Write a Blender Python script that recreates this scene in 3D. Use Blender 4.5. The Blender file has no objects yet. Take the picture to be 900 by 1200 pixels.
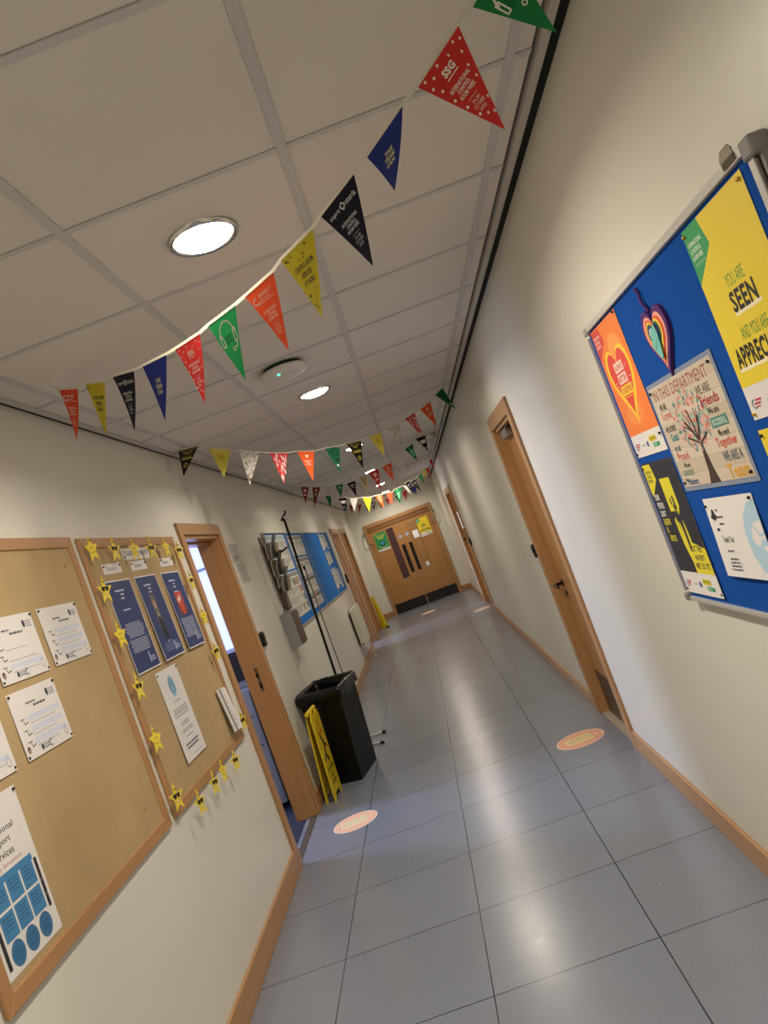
import bpy, math, random
from mathutils import Vector, Matrix
random.seed(7)
C = bpy.context.scene.collection
PI = math.pi

# ------------------------------------------------------------------ camera
cam_d = bpy.data.cameras.new('camera'); cam = bpy.data.objects.new('camera', cam_d); C.objects.link(cam)
cam_d.sensor_fit = 'VERTICAL'; cam_d.sensor_height = 36; cam_d.lens = 916.09 / 1200 * 36
cam_d.clip_start = .02
H = 1.5989
yaw, pitch, roll = -0.02739436, 0.03717409, -0.35859405
cy, sy, cp, sp = math.cos(yaw), math.sin(yaw), math.cos(pitch), math.sin(pitch)
f = Vector((sy*cp, cy*cp, sp)); r = Vector((cy, -sy, 0)); u = r.cross(f)
c_, s_ = math.cos(roll), math.sin(roll)
R_, U_ = c_*r + s_*u, -s_*r + c_*u
M = Matrix(((R_.x, U_.x, -f.x, 0), (R_.y, U_.y, -f.y, 0), (R_.z, U_.z, -f.z, H), (0, 0, 0, 1)))
cam.matrix_world = M
bpy.context.scene.camera = cam

# ------------------------------------------------------------------ world, exposure
w = bpy.data.worlds.new('world'); bpy.context.scene.world = w; w.use_nodes = True
w.node_tree.nodes['Background'].inputs[0].default_value = (.55, .65, .9, 1)
w.node_tree.nodes['Background'].inputs[1].default_value = .05
vs = bpy.context.scene.view_settings
vs.view_transform = 'Standard'; vs.look = 'None'; vs.gamma = 1; vs.use_curve_mapping = False; vs.exposure = 0.0
LAMP_POWER = 21.5
LAMP_COL = (1.0, .905, .775)
LAMP_Y = [-2.8, -.3, 2.21, 4.72, 7.80, 10.85, 13.9, 16.5]

def area(name, loc, rot, sx, sy_, power, col, spread=PI):
    l = bpy.data.lights.new(name, 'AREA'); l.shape = 'RECTANGLE'; l.size = sx; l.size_y = sy_
    l.energy = power; l.color = col; l.spread = spread
    o = bpy.data.objects.new(name, l); C.objects.link(o); o.location = loc; o.rotation_euler = rot
    return o
# daylight of the office window (far wall of the office), and of the room further down on the left
area('office_daylight', (-4.35, 6.35, 1.75), (0, math.radians(-90), 0), 1.3, .75, 170, (.58, .68, 1.0))
area('side_room_daylight', (-3.6, 13.6, 1.6), (0, math.radians(-90), 0), 1.2, .9, 90, (.80, .80, 1.0))

# ------------------------------------------------------------------ materials
def lin(h):
    h = h.lstrip('#'); o = []
    for i in (0, 2, 4):
        v = int(h[i:i+2], 16)/255; o.append(v/12.92 if v <= .04045 else ((v+.055)/1.055)**2.4)
    return (*o, 1)
MATS = {}
def mat(name, hexc, rough=.6, metal=0, var=0, vscale=(8, 8, 8), bump=0, bscale=60, spec=.5, emit=0, trans=0, coat=0):
    if name in MATS: return MATS[name]
    m = bpy.data.materials.new(name); m.use_nodes = True; nt = m.node_tree; b = nt.nodes['Principled BSDF']
    b.inputs['Base Color'].default_value = lin(hexc); b.inputs['Roughness'].default_value = rough
    b.inputs['Metallic'].default_value = metal; b.inputs['Specular IOR Level'].default_value = spec
    b.inputs['Coat Weight'].default_value = coat
    if emit: b.inputs['Emission Color'].default_value = lin(hexc); b.inputs['Emission Strength'].default_value = emit
    if trans: b.inputs['Transmission Weight'].default_value = trans; b.inputs['IOR'].default_value = 1.2
    if var or bump:
        tc = nt.nodes.new('ShaderNodeTexCoord'); mp = nt.nodes.new('ShaderNodeMapping'); mp.inputs['Scale'].default_value = vscale
        nt.links.new(tc.outputs['Object'], mp.inputs[0])
    if var:
        n = nt.nodes.new('ShaderNodeTexNoise'); n.inputs['Scale'].default_value = 1; n.inputs['Detail'].default_value = 5
        nt.links.new(mp.outputs[0], n.inputs['Vector'])
        mx = nt.nodes.new('ShaderNodeMix'); mx.data_type = 'RGBA'
        a = lin(hexc); mx.inputs[6].default_value = tuple(c*(1-var) for c in a[:3])+(1,); mx.inputs[7].default_value = tuple(min(1, c*(1+var)) for c in a[:3])+(1,)
        nt.links.new(n.outputs[0], mx.inputs[0]); nt.links.new(mx.outputs[2], b.inputs['Base Color'])
    if bump:
        n2 = nt.nodes.new('ShaderNodeTexNoise'); n2.inputs['Scale'].default_value = bscale; n2.inputs['Detail'].default_value = 3
        nt.links.new(tc.outputs['Object'], n2.inputs['Vector'])
        bp = nt.nodes.new('ShaderNodeBump'); bp.inputs['Strength'].default_value = bump; bp.inputs['Distance'].default_value = .004
        nt.links.new(n2.outputs[0], bp.inputs['Height']); nt.links.new(bp.outputs[0], b.inputs['Normal'])
    MATS[name] = m; return m
def translucent(m, fac):
    nt = m.node_tree; out = nt.nodes['Material Output']; b = nt.nodes['Principled BSDF']
    t = nt.nodes.new('ShaderNodeBsdfTranslucent'); t.inputs[0].default_value = b.inputs['Base Color'].default_value
    mx = nt.nodes.new('ShaderNodeMixShader'); mx.inputs[0].default_value = fac
    nt.links.new(b.outputs[0], mx.inputs[1]); nt.links.new(t.outputs[0], mx.inputs[2]); nt.links.new(mx.outputs[0], out.inputs[0]); return m
def ink(h, rough=.55): return mat('print_'+h.strip('#'), h, rough)
WALL = mat('wall_paint', '#dad7ca', .36, bump=.10, bscale=25, var=.02, vscale=(2, 2, 2))
WOODV = mat('beech_upright', '#ad8051', .38, var=.13, vscale=(30, 30, 1.6), coat=.15)
WOODH = mat('beech_rail', '#ad8051', .38, var=.13, vscale=(30, 1.6, 30), coat=.15)
WOODX = mat('beech_cross', '#ad8051', .38, var=.13, vscale=(1.6, 30, 30), coat=.15)
WOODD = mat('beech_dark', '#8a5f3a', .4, var=.12, vscale=(30, 30, 1.6))
LEAF = mat('door_veneer', '#aa7a45', .36, var=.12, vscale=(14, 14, 1.2), coat=.2)
TILE = mat('ceiling_tile', '#dcd5ce', .9, bump=.25, bscale=120)
BAR = mat('ceiling_bar', '#c6c4c4', .7)
BLACK = mat('black_gap', '#060606', .9)
BLKP = mat('black_plastic', '#060607', .5, bump=.15, bscale=200, spec=.3)
BLKG = mat('black_gloss', '#0b0b0e', .25)
CHROME = mat('chrome', '#c9c9c9', .15, metal=1)
ALU = mat('aluminium', '#c4c2be', .38, metal=.75)
GREYP = mat('grey_plastic', '#77756f', .5)
WHITEP = mat('white_plastic', '#d8d6d0', .45)
CORK = mat('cork_board', '#b0966b', .85, var=.16, vscale=(5, 5, 5), bump=.3, bscale=300)
PAPER = mat('paper', '#dedad6', .6)
BLUEF = mat('blue_felt', '#0f4a9c', .95, bump=.3, bscale=400, spec=.15)
YEL = mat('yellow_plastic', '#d8bd1e', .45)
CREAMR = mat('radiator_paint', '#d6d2bd', .35)
CARPET = mat('carpet', '#151a2e', 1, var=.3, vscale=(80, 80, 80))

# floor material: square vinyl tiles with dark joints and flecks
def floor_mat():
    m = bpy.data.materials.new('vinyl_floor'); m.use_nodes = True; nt = m.node_tree; b = nt.nodes['Principled BSDF']
    tc = nt.nodes.new('ShaderNodeTexCoord'); mp = nt.nodes.new('ShaderNodeMapping')
    mp.inputs['Location'].default_value = (.9118+.606*10, -2.7558+.606*20, 0)
    nt.links.new(tc.outputs['Object'], mp.inputs[0])
    br = nt.nodes.new('ShaderNodeTexBrick'); br.offset = 0; br.squash = 1
    for k, v in (('Scale', 1), ('Mortar Size', .0028), ('Mortar Smooth', .3), ('Brick Width', .606), ('Row Height', .606), ('Bias', 0)): br.inputs[k].default_value = v
    br.inputs['Color1'].default_value = lin('#7c828d'); br.inputs['Color2'].default_value = lin('#757b88'); br.inputs['Mortar'].default_value = lin('#1c1e24')
    nt.links.new(mp.outputs[0], br.inputs['Vector'])
    cur = br.outputs['Color']
    for sc, lo, hi, colr, amt in ((80, .62, .70, '#565962', .34), (70, .66, .73, '#989ba4', .22), (3, .35, .8, '#6f7278', .25)):
        n = nt.nodes.new('ShaderNodeTexNoise'); n.inputs['Scale'].default_value = sc; n.inputs['Detail'].default_value = 2
        mo = nt.nodes.new('ShaderNodeMapping'); mo.inputs['Location'].default_value = (sc, 3, 1); nt.links.new(tc.outputs['Object'], mo.inputs[0]); nt.links.new(mo.outputs[0], n.inputs['Vector'])
        cr = nt.nodes.new('ShaderNodeMapRange'); cr.inputs[1].default_value = lo; cr.inputs[2].default_value = hi; cr.inputs[3].default_value = 0; cr.inputs[4].default_value = amt
        nt.links.new(n.outputs[0], cr.inputs[0])
        mx = nt.nodes.new('ShaderNodeMix'); mx.data_type = 'RGBA'; mx.inputs[7].default_value = lin(colr)
        nt.links.new(cr.outputs[0], mx.inputs[0]); nt.links.new(cur, mx.inputs[6]); cur = mx.outputs[2]
    nt.links.new(cur, b.inputs['Base Color']); b.inputs['Roughness'].default_value = .27; b.inputs['Specular IOR Level'].default_value = .5
    n2 = nt.nodes.new('ShaderNodeTexNoise'); n2.inputs['Scale'].default_value = 14; nt.links.new(tc.outputs['Object'], n2.inputs['Vector'])
    rr = nt.nodes.new('ShaderNodeMapRange'); rr.inputs[3].default_value = .21; rr.inputs[4].default_value = .28; nt.links.new(n2.outputs[0], rr.inputs[0]); nt.links.new(rr.outputs[0], b.inputs['Roughness'])
    bp = nt.nodes.new('ShaderNodeBump'); bp.inputs['Strength'].default_value = .03; bp.inputs['Distance'].default_value = .002
    nt.links.new(n2.outputs[0], bp.inputs['Height']); nt.links.new(bp.outputs[0], b.inputs['Normal'])
    return m
FLOOR = floor_mat()

# ------------------------------------------------------------------ builders
def tag(o, label=None, cat=None, group=None, kind=None):
    if label: o['label'] = label
    if cat: o['category'] = cat
    if group: o['group'] = group
    if kind: o['kind'] = kind
    return o
def empty(name, loc, label, cat, group=None, rz=0):
    o = bpy.data.objects.new(name, None); C.objects.link(o); o.location = loc; o.rotation_euler = (0, 0, rz); o.empty_display_size = .1
    return tag(o, label, cat, group)

TXT = {}
def text_geo(s, bold=0.0, serif=False):
    k = (s, bold)
    if k in TXT: return TXT[k]
    cu = bpy.data.curves.new('t', 'FONT'); cu.body = s; cu.size = 1; cu.resolution_u = 2; cu.offset = bold; cu.space_character = 1.0 + bold*2
    ob = bpy.data.objects.new('t', cu)
    C.objects.link(ob)
    dg = bpy.context.evaluated_depsgraph_get()
    me = bpy.data.meshes.new_from_object(ob.evaluated_get(dg))
    V = [(v.co.x, v.co.y) for v in me.vertices]; F = [tuple(p.vertices) for p in me.polygons]
    bpy.data.meshes.remove(me); bpy.data.objects.remove(ob); bpy.data.curves.remove(cu)
    x0 = min(v[0] for v in V); x1 = max(v[0] for v in V); y0 = min(v[1] for v in V); y1 = max(v[1] for v in V)
    TXT[k] = ([((x-x0)/(x1-x0), (y-y0)/(y1-y0)) for x, y in V], F, (x1-x0)/(y1-y0))
    return TXT[k]

class MB:
    def __init__(s): s.V = []; s.F = []; s.I = []; s.m = []; s.layer = 0; s.smooth = set()
    def mi(s, m):
        if m not in s.m: s.m.append(m)
        return s.m.index(m)
    def add(s, V, F, m, smooth=False):
        b = len(s.V); s.V += [tuple(v) for v in V]; i = s.mi(m)
        for f in F:
            if smooth: s.smooth.add(len(s.F))
            s.F.append(tuple(b+k for k in f)); s.I.append(i)
        return s
    def box(s, x0, x1, y0, y1, z0, z1, m):
        V = [(x, y, z) for x in (x0, x1) for y in (y0, y1) for z in (z0, z1)]
        F = [(0, 1, 3, 2), (4, 6, 7, 5), (0, 4, 5, 1), (2, 3, 7, 6), (0, 2, 6, 4), (1, 5, 7, 3)]
        return s.add(V, F, m)
    def hexa(s, lo, hi, m):   # lo, hi: four points each, same winding (ccw from above)
        V = list(lo)+list(hi)
        F = [(3, 2, 1, 0), (4, 5, 6, 7)]+[(i, (i+1) % 4, (i+1) % 4+4, i+4) for i in range(4)]
        return s.add(V, F, m)
    def prism(s, poly, n0, n1, m, side=None):  # poly in (u,v), extruded along n
        k = len(poly); V = [(a, b, n0) for a, b in poly]+[(a, b, n1) for a, b in poly]
        s.add(V, [tuple(range(k-1, -1, -1)), tuple(range(k, 2*k))], m)
        s.add(V, [(i, (i+1) % k, (i+1) % k+k, i+k) for i in range(k)], side or m)
        return s
    def tube(s, pts, rad, m, seg=10, cap=True):
        pts = [Vector(p) for p in pts]; rings = []
        n = len(pts)
        if not isinstance(rad, (list, tuple)): rad = [rad]*n
        d0 = (pts[1]-pts[0]).normalized(); a = d0.orthogonal().normalized()
        for i in range(n):
            d = (pts[min(i+1, n-1)]-pts[max(i-1, 0)]).normalized()
            a = (a-d*a.dot(d)).normalized(); bb = d.cross(a)
            rings.append([pts[i]+(a*math.cos(2*PI*k/seg)+bb*math.sin(2*PI*k/seg))*rad[i] for k in range(seg)])
        V = [v for rg in rings for v in rg]
        F = [(i*seg+k, i*seg+(k+1) % seg, (i+1)*seg+(k+1) % seg, (i+1)*seg+k) for i in range(n-1) for k in range(seg)]
        s.add(V, F, m, True)
        if cap: s.add(rings[0], [tuple(range(seg-1, -1, -1))], m); s.add(rings[-1], [tuple(range(seg))], m)
        return s
    def lathe(s, prof, c, m, seg=32, axis='z'):
        V = []
        for rr, z in prof:
            for k in range(seg):
                a = 2*PI*k/seg
                if axis == 'z': V.append((c[0]+rr*math.cos(a), c[1]+rr*math.sin(a), c[2]+z))
                else: V.append((c[0]+z, c[1]+rr*math.cos(a), c[2]+rr*math.sin(a)))
        F = [(i*seg+k, i*seg+(k+1) % seg, (i+1)*seg+(k+1) % seg, (i+1)*seg+k) for i in range(len(prof)-1) for k in range(seg)]
        return s.add(V, F, m, True)
    # printed layers, in local (u,v); each a little further out
    def nz(s): s.layer += 1; return s.n0+s.layer*s.dn
    n0 = .0006; dn = .00003
    def rect(s, u0, v0, u1, v1, m, same=False):
        n = s.n0+s.layer*s.dn if same else s.nz()
        return s.add([(u0, v0, n), (u1, v0, n), (u1, v1, n), (u0, v1, n)], [(0, 1, 2, 3)], m)
    def poly(s, pts, m, same=False):
        n = s.n0+s.layer*s.dn if same else s.nz()
        return s.add([(a, b, n) for a, b in pts], [tuple(range(len(pts)))], m)
    def ell(s, u, v, ru, rv, m, seg=20, same=False, rot=0):
        cr, sr = math.cos(rot), math.sin(rot)
        return s.poly([(u+ru*math.cos(2*PI*k/seg)*cr-rv*math.sin(2*PI*k/seg)*sr, v+ru*math.cos(2*PI*k/seg)*sr+rv*math.sin(2*PI*k/seg)*cr) for k in range(seg)], m, same)
    def line(s, pts, wd, m):   # thick polyline
        n = s.nz()
        for (a, b), (c, d) in zip(pts, pts[1:]):
            L = math.hypot(c-a, d-b) or 1; px, py = -(d-b)/L*wd/2, (c-a)/L*wd/2; ex, ey = (c-a)/L*wd*.25, (d-b)/L*wd*.25
            s.add([(a+px-ex, b+py-ey, n), (a-px-ex, b-py-ey, n), (c-px+ex, d-py+ey, n), (c+px+ex, d+py+ey, n)], [(0, 1, 2, 3)], m)
        return s
    def text(s, t, u, v, h, m, w=None, al='c', bold=0.0, slant=0, rot=0):
        V, F, asp = text_geo(t, bold); ww = w if w else asp*h; n = s.nz()
        ox = {'c': -ww/2, 'l': 0, 'r': -ww}[al]; cr, sr = math.cos(rot), math.sin(rot)
        P = []
        for x, y in V:
            a, b = ox+x*ww+slant*y*h, y*h
            P.append((u+a*cr-b*sr, v+a*sr+b*cr, n))
        return s.add(P, F, m)
    def lines(s, u0, v, u1, n, gap, hh, m, seed=0, center=False):   # body copy too small to read
        rd = random.Random(seed); s.layer += 1
        for i in range(n):
            x1 = u1-(u1-u0)*rd.random()*.25; x0 = u0
            if center: d = (u1-x1)/2; x0 += d; x1 = u1-d
            x = x0
            while x < x1-.003:
                wl = min(rd.uniform(.006, .02), x1-x)
                s.rect(x, v-i*gap-hh, x+wl, v-i*gap, m, same=True); x += wl+.003
        return s
    def mesh(s, name, off=(0, 0, 0)):
        me = bpy.data.meshes.new(name)
        me.from_pydata([(v[0]-off[0], v[1]-off[1], v[2]-off[2]) for v in s.V], [], s.F)
        for m in s.m: me.materials.append(m)
        me.polygons.foreach_set('material_index', s.I)
        me.polygons.foreach_set('use_smooth', [i in s.smooth for i in range(len(s.F))])
        me.update(); return me
    def build(s, name, parent=None, off=None, bevel=0, origin=None):
        """origin: for top-level meshes; parts are written in world coordinates unless off is given"""
        if parent is not None and off is None:
            off = tuple(parent.location)
        elif origin is not None: off = origin
        o = bpy.data.objects.new(name, s.mesh(name, off or (0, 0, 0))); C.objects.link(o)
        if parent is not None: o.parent = parent
        elif origin is not None: o.location = origin
        if bevel:
            b = o.modifiers.new('bevel', 'BEVEL'); b.width = bevel; b.segments = 2; b.limit_method = 'ANGLE'; b.angle_limit = .7
        return o

FR = {'L': ((0, 1, 0), (0, 0, 1), (1, 0, 0)), 'R': ((0, -1, 0), (0, 0, 1), (-1, 0, 0)), 'E': ((1, 0, 0), (0, 0, 1), (0, -1, 0)), 'F': ((1, 0, 0), (0, 1, 0), (0, 0, 1))}
def frame(wall, loc, tilt=0):
    U, V, N = [Vector(a) for a in FR[wall]]
    m = Matrix(((U.x, V.x, N.x, loc[0]), (U.y, V.y, N.y, loc[1]), (U.z, V.z, N.z, loc[2]), (0, 0, 0, 1)))
    return m @ Matrix.Rotation(tilt, 4, 'Z')
PIN_ME = None
def pin_mesh(m):
    b = MB(); b.lathe([(0, .0065), (.003, .006), (.004, .005), (.0045, .003), (.0025, .0025), (.0025, .001), (.004, 0)], (0, 0, 0), m, 10)
    return b.mesh('drawing_pin')
def sheet(name, wall, loc, w_, h_, draw, label, cat='notice', group=None, base=PAPER, pins=(), tilt=0, pinmat=None, curl=0):
    """loc = lower-left corner as seen from the corridor; draw(s,w,h) adds the print"""
    s = MB(); s.prism([(0, 0), (w_, 0), (w_, h_), (0, h_)], 0, .0005, base)
    draw(s, w_, h_)
    if curl:
        s.V = [(a, b, c+curl*max(0, 1-b/h_)) for a, b, c in s.V]
    o = s.build(name); o.matrix_world = frame(wall, loc, tilt); tag(o, label, cat, group)
    for (pu, pv) in pins:
        p = bpy.data.objects.new('drawing_pin', PINS[pinmat or 'k']); C.objects.link(p); p.parent = o; p.location = (pu, pv, s.n0)
    return o
PINS = {'k': pin_mesh(mat('pin_black', '#17140f', .3)), 'g': pin_mesh(mat('pin_brass', '#c9a24a', .25, metal=.8))}
def corners(w_, h_, d=.009): return ((d, h_-d), (w_-d, h_-d), (d, d), (w_-d, d))

# ------------------------------------------------------------------ structure
XL, XR, YE, HC = -1.312, .761, 17.36, 2.607
YB = -4.0
T0 = .15
def struct(o): return tag(o, kind='structure')
b = MB(); b.box(XL-.08, XR+T0, YB, YE+T0, -.05, 0, FLOOR); struct(b.build('floor'))
b = MB(); b.box(-4.6, XL-.0801, 3.0, 8.2, -.05, 0, CARPET); b.box(-4.6, XL-.0801, 12.2, 16.5, -.05, 0, CARPET); struct(b.build('floor_side_rooms'))
# ceiling: tiles sunk between bars
b = MB()
b.box(XL-.2, XR+.2, YB, YE+.1, HC+.03, HC+.06, BLACK)
mains = [-1.165, -.569, .027, .630]
ys = [1.304+.608*j for j in range(-9, 27)]
for x in mains: b.box(x-.013, x+.013, YB, YE, HC, HC+.03, BAR)
xs = [-1.262]+mains+[.700]
for i in range(len(xs)-1):
    x0 = xs[i]+.0133 if i else xs[i]; x1 = xs[i+1]-.0133
    for j, y in enumerate(ys):
        if y < YE: b.box(x0-.0003, x1+.0003, y-.011, y+.011, HC+.0005, HC+.03, BAR)
        y1 = min(ys[j+1] if j+1 < len(ys) else YE, YE)
        if y+.02 < y1: b.box(x0, x1, y+.0113, y1-.0135, HC+.0035, HC+.028, TILE)
struct(b.build('ceiling'))
b = MB(); b.box(.703, .728, YB, YE, HC-.004, HC+.03, mat('edge_trim', '#c2beb4', .5)); struct(b.build('trim_1'))
b = MB(); b.box(-1.290, -1.265, YB, YE, HC-.004, HC+.03, MATS['edge_trim']); struct(b.build('trim_2'))
b = MB(); b.box(.7285, XR+.01, YB, YE, HC+.004, HC+.03, BLACK); b.box(XL-.01, -1.2905, YB, YE, HC+.004, HC+.03, BLACK); struct(b.build('shadow_gap_strip'))  # black strips put the shade of the gap beside the walls into colour

T = .15
D1 = (4.62, 5.47); D2 = (12.98, 14.08); D2b = (14.52, 15.6)
def wall_with_openings(name, x0, x1, y0, y1, ops, top=HC+.05, head=2.07):
    b = MB(); y = y0
    for a, c, hd in ops:
        b.box(x0, x1, y, a, 0, top, WALL); b.box(x0, x1, a, c, hd, top, WALL); y = c
    b.box(x0, x1, y, y1, 0, top, WALL)
    return struct(b.build(name))
wall_with_openings('wall_left', XL-T, XL, YB, YE, [(*D1, 2.07), (*D2, 2.07), (*D2b, 2.07)])
D3 = (4.57, 5.40); D4 = (12.25, 13.8)
wall_with_openings('wall_right', XR, XR+T, YB, YE, [(*D3, 2.06), (*D4, 2.03)])
b = MB(); b.box(XL-T, -1.0, YE, YE+T, 0, 2.7, WALL); b.box(.49, XR+T, YE, YE+T, 0, 2.7, WALL); b.box(-1.0, .49, YE, YE+T, 2.03, 2.7, WALL); struct(b.build('wall_end'))
b = MB(); b.box(XL-T, XR+T, YB-.1, YB, 0, 2.7, WALL); struct(b.build('wall_back'))
# office behind door_1 and room behind door_2: walls and ceilings
OW = mat('office_wall', '#c8cad4', .7)
b = MB(); b.box(-4.7, -4.6, 3.0, 8.2, 0, .95, OW); b.box(-4.7, -4.6, 3.0, 8.2, 2.45, 2.7, OW); b.box(-4.7, -4.6, 3.0, 5.6, .95, 2.45, OW); b.box(-4.7, -4.6, 7.1, 8.2, .95, 2.45, OW)
struct(b.build('wall_office_window'))
b = MB(); b.box(-4.6, XL-T, 2.9, 3.0, 0, 2.7, OW); struct(b.build('wall_office_near'))
b = MB(); b.box(-4.6, XL-T, 7.75, 7.85, 0, .98, OW); b.box(-4.6, XL-T, 7.75, 7.85, 2.32, 2.7, OW); b.box(-4.6, -2.95, 7.75, 7.85, .98, 2.32, OW); b.box(-1.62, XL-T, 7.75, 7.85, .98, 2.32, OW); struct(b.build('wall_office_far'))
b = MB(); b.box(-4.6, XL-T, 3.0, 7.85, 2.7, 2.75, OW); struct(b.build('ceiling_office'))
b = MB(); b.box(-4.2, -4.1, 12.2, 16.5, 0, 2.7, OW); b.box(-4.2, XL-T, 12.1, 12.2, 0, 2.7, OW); b.box(-4.2, XL-T, 16.5, 16.6, 0, 2.7, OW); struct(b.build('wall_side_room'))
b = MB(); b.box(-4.2, XL-T, 12.2, 16.5, 2.7, 2.75, OW); struct(b.build('ceiling_side_room'))
# the office windows
SKYP = mat('window_daylight', '#bfc3f0', .5, emit=.55)
FRM = mat('window_frame_blue', '#6f7690', .5)
b = MB(); b.box(-2.95, -1.62, 7.80, 7.81, .98, 2.32, SKYP); b.box(-2.95, -1.62, 7.77, 7.80, 1.975, 2.0, FRM); b.box(-2.95, -2.9, 7.77, 7.80, .98, 2.32, FRM); b.box(-2.95, -1.62, 7.76, 7.80, .96, .99, FRM); b.box(-2.95, -1.62, 7.76, 7.80, 2.30, 2.34, FRM)
struct(b.build('window_1'))
b = MB(); b.box(-4.66, -4.65, 5.6, 7.1, .95, 2.45, SKYP); b.box(-4.65, -4.61, 6.33, 6.37, .95, 2.45, FRM); b.box(-4.65, -4.61, 5.6, 7.1, .93, .97, FRM); struct(b.build('window_2'))

# baseboards
def base(name, segs):
    b = MB()
    for x0, x1, y0, y1 in segs:
        m = WOODH if (y1-y0) > (x1-x0) else WOODX
        b.box(x0, x1, y0, y1, 0, .118, m)
    struct(b.build(name, bevel=.004))
base('baseboard_left', [(XL+.0005, XL+.016, YB, D1[0]-.071), (XL+.0005, XL+.016, D1[1]+.071, D2[0]-.071), (XL+.0005, XL+.016, D2[1]+.071, D2b[0]-.071), (XL+.0005, XL+.016, D2b[1]+.071, YE-.001)])
base('baseboard_right', [(XR-.016, XR-.0005, YB, D3[0]-.086), (XR-.016, XR-.0005, D3[1]+.086, D4[0]-.071), (XR-.016, XR-.0005, D4[1]+.071, YE-.001)])
base('baseboard_end', [(XL+.017, -1.052, YE-.016, YE-.0005), (.547, XR-.017, YE-.016, YE-.0005)])

# ------------------------------------------------------------------ doors
def door_frame(name, side, y0, y1, head, arch=.07, stop=True, depth=T):
    """casing both edges + jamb lining; side -1 left wall, +1 right wall"""
    b = MB(); xf = XL if side < 0 else XR
    a, c = (xf, xf+.018) if side < 0 else (xf-.018, xf)       # casing on the corridor face
    b.box(a, c, y0-arch, y0+.005, 0, head+arch, WOODV); b.box(a, c, y1-.005, y1+arch, 0, head+arch, WOODV)
    b.box(a, c, y0+.005, y1-.005, head-.005, head+arch, WOODH)
    j0, j1 = (xf-depth, xf) if side < 0 else (xf, xf+depth)
    b.box(j0, j1, y0, y0+.028, 0, head, WOODV); b.box(j0, j1, y1-.028, y1, 0, head, WOODV); b.box(j0, j1, y0+.028, y1-.028, head-.028, head, WOODH)
    if stop:
        s0, s1 = (xf-depth, xf-.075) if side < 0 else (xf+.115, xf+depth)
        b.box(s0, s1, y0+.028, y0+.042, 0, head-.028, WOODV); b.box(s0, s1, y1-.042, y1-.028, 0, head-.028, WOODV); b.box(s0, s1, y0+.042, y1-.042, head-.042, head-.028, WOODH)
    return struct(b.build(name, bevel=.003))
d1 = door_frame('door_1', -1, *D1, 2.07)
b = MB(); b.box(-1.392, -1.362, D1[1]-.0295, D1[1]-.0275, .93, 1.10, mat('steel', '#7d6f5e', .35, metal=.8)); b.box(-1.388, -1.368, D1[1]-.0300, D1[1]-.0290, .95, .99, BLACK); b.box(-1.386, -1.370, D1[1]-.0300, D1[1]-.0290, 1.03, 1.06, BLACK)
b.build('strike_plate', d1)
b = MB(); b.box(XL-.05, XL-.006, D1[0]+.028, D1[1]-.028, 0, .005, mat('threshold', '#5f574c', .4, metal=.3)); b.build('threshold', d1)
# its leaf, opened into the office against the near side
b = MB(); b.box(-2.30, XL-T-.01, D1[0]-.03, D1[0]+.014, .006, 2.03, LEAF); lf = b.build('door_leaf', d1, bevel=.002)
d2 = door_frame('door_2', -1, *D2, 2.07)
d2b = door_frame('door_3', -1, *D2b, 2.07)
b = MB(); b.box(XL-.07, XL-.03, D2b[0]+.03, D2b[1]-.03, .006, 2.04, LEAF); b.build('door_leaf', d2b)
# right hand doors
d3 = door_frame('door_4', 1, *D3, 2.06, arch=.085)
b = MB(); b.box(XR+.052, XR+.096, D3[0]+.030, D3[1]-.042, .008, 2.02, LEAF); lf = b.build('door_leaf', d3)
b = MB(); b.box(XR+.0495, XR+.052, D3[0]+.05, D3[1]-.05, .012, .305, mat('kick_plate_brown', '#4a3526', .35, metal=.4)); k = b.build('kick_plate', lf, off=(0, 0, 0)); tag(k, 'dark brown kick plate')
def lever(parent, x, y, z, sg, nm='door_handle'):
    """lever handle on a leaf; sg = direction (x) it stands out"""
    b = MB(); b.tube([(x, y, z), (x+sg*.008, y, z)], .026, BLKG, 16); b.tube([(x, y, z), (x+sg*.05, y, z), (x+sg*.058, y-.02, z), (x+sg*.058, y-.13, z-.004)], [.011, .011, .012, .009], BLKG, 10)
    b.tube([(x, y, z-.075), (x+sg*.006, y, z-.075)], .023, BLKG, 14)
    return tag(b.build(nm, parent, off=(0, 0, 0)), 'black lever handle with keyhole rose')
lever(lf, XR+.052, D3[1]-.10, .93, -1)
b = MB(); b.box(XR+.012, XR+.05, 5.02, 5.27, 1.965, 2.02, mat('closer_silver', '#9a9a9c', .35, metal=.7)); b.tube([(XR+.03, 5.1, 2.0), (XR+.012, 4.93, 2.024)], .007, MATS['closer_silver'], 8); b.build('door_closer', lf, off=(0, 0, 0), bevel=.004)
b = MB(); b.box(XR+.002, XR+.05, D3[0]+.028, D3[1]-.028, 0, .006, mat('threshold_pale', '#b9ae98', .35, metal=.3)); b.build('threshold', d3)
d4 = door_frame('door_5', 1, *D4, 2.03, stop=True)
b = MB(); b.box(XR+.05, XR+.094, D4[0]+.03, D4[1]-.03, .008, 2.0, LEAF); lf = b.build('door_leaf', d4)
b = MB(); b.box(XR+.046, XR+.050, D4[0]+.9, D4[1]-.25, 1.2, 1.93, mat('brown_glass', '#4a2c1c', .15)); b.build('vision_panel', lf, off=(0, 0, 0))
lever(lf, XR+.05, D4[1]-.12, 1.17, -1)
sheet('door_notice', 'R', (XR+.043, 13.62, 1.36), .34, .30, lambda s, w, h: s.lines(.03, .26, .30, 9, .026, .008, ink('#77777a'), 3), 'white notice on the far right-hand door beside the end doors', 'notice')

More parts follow.
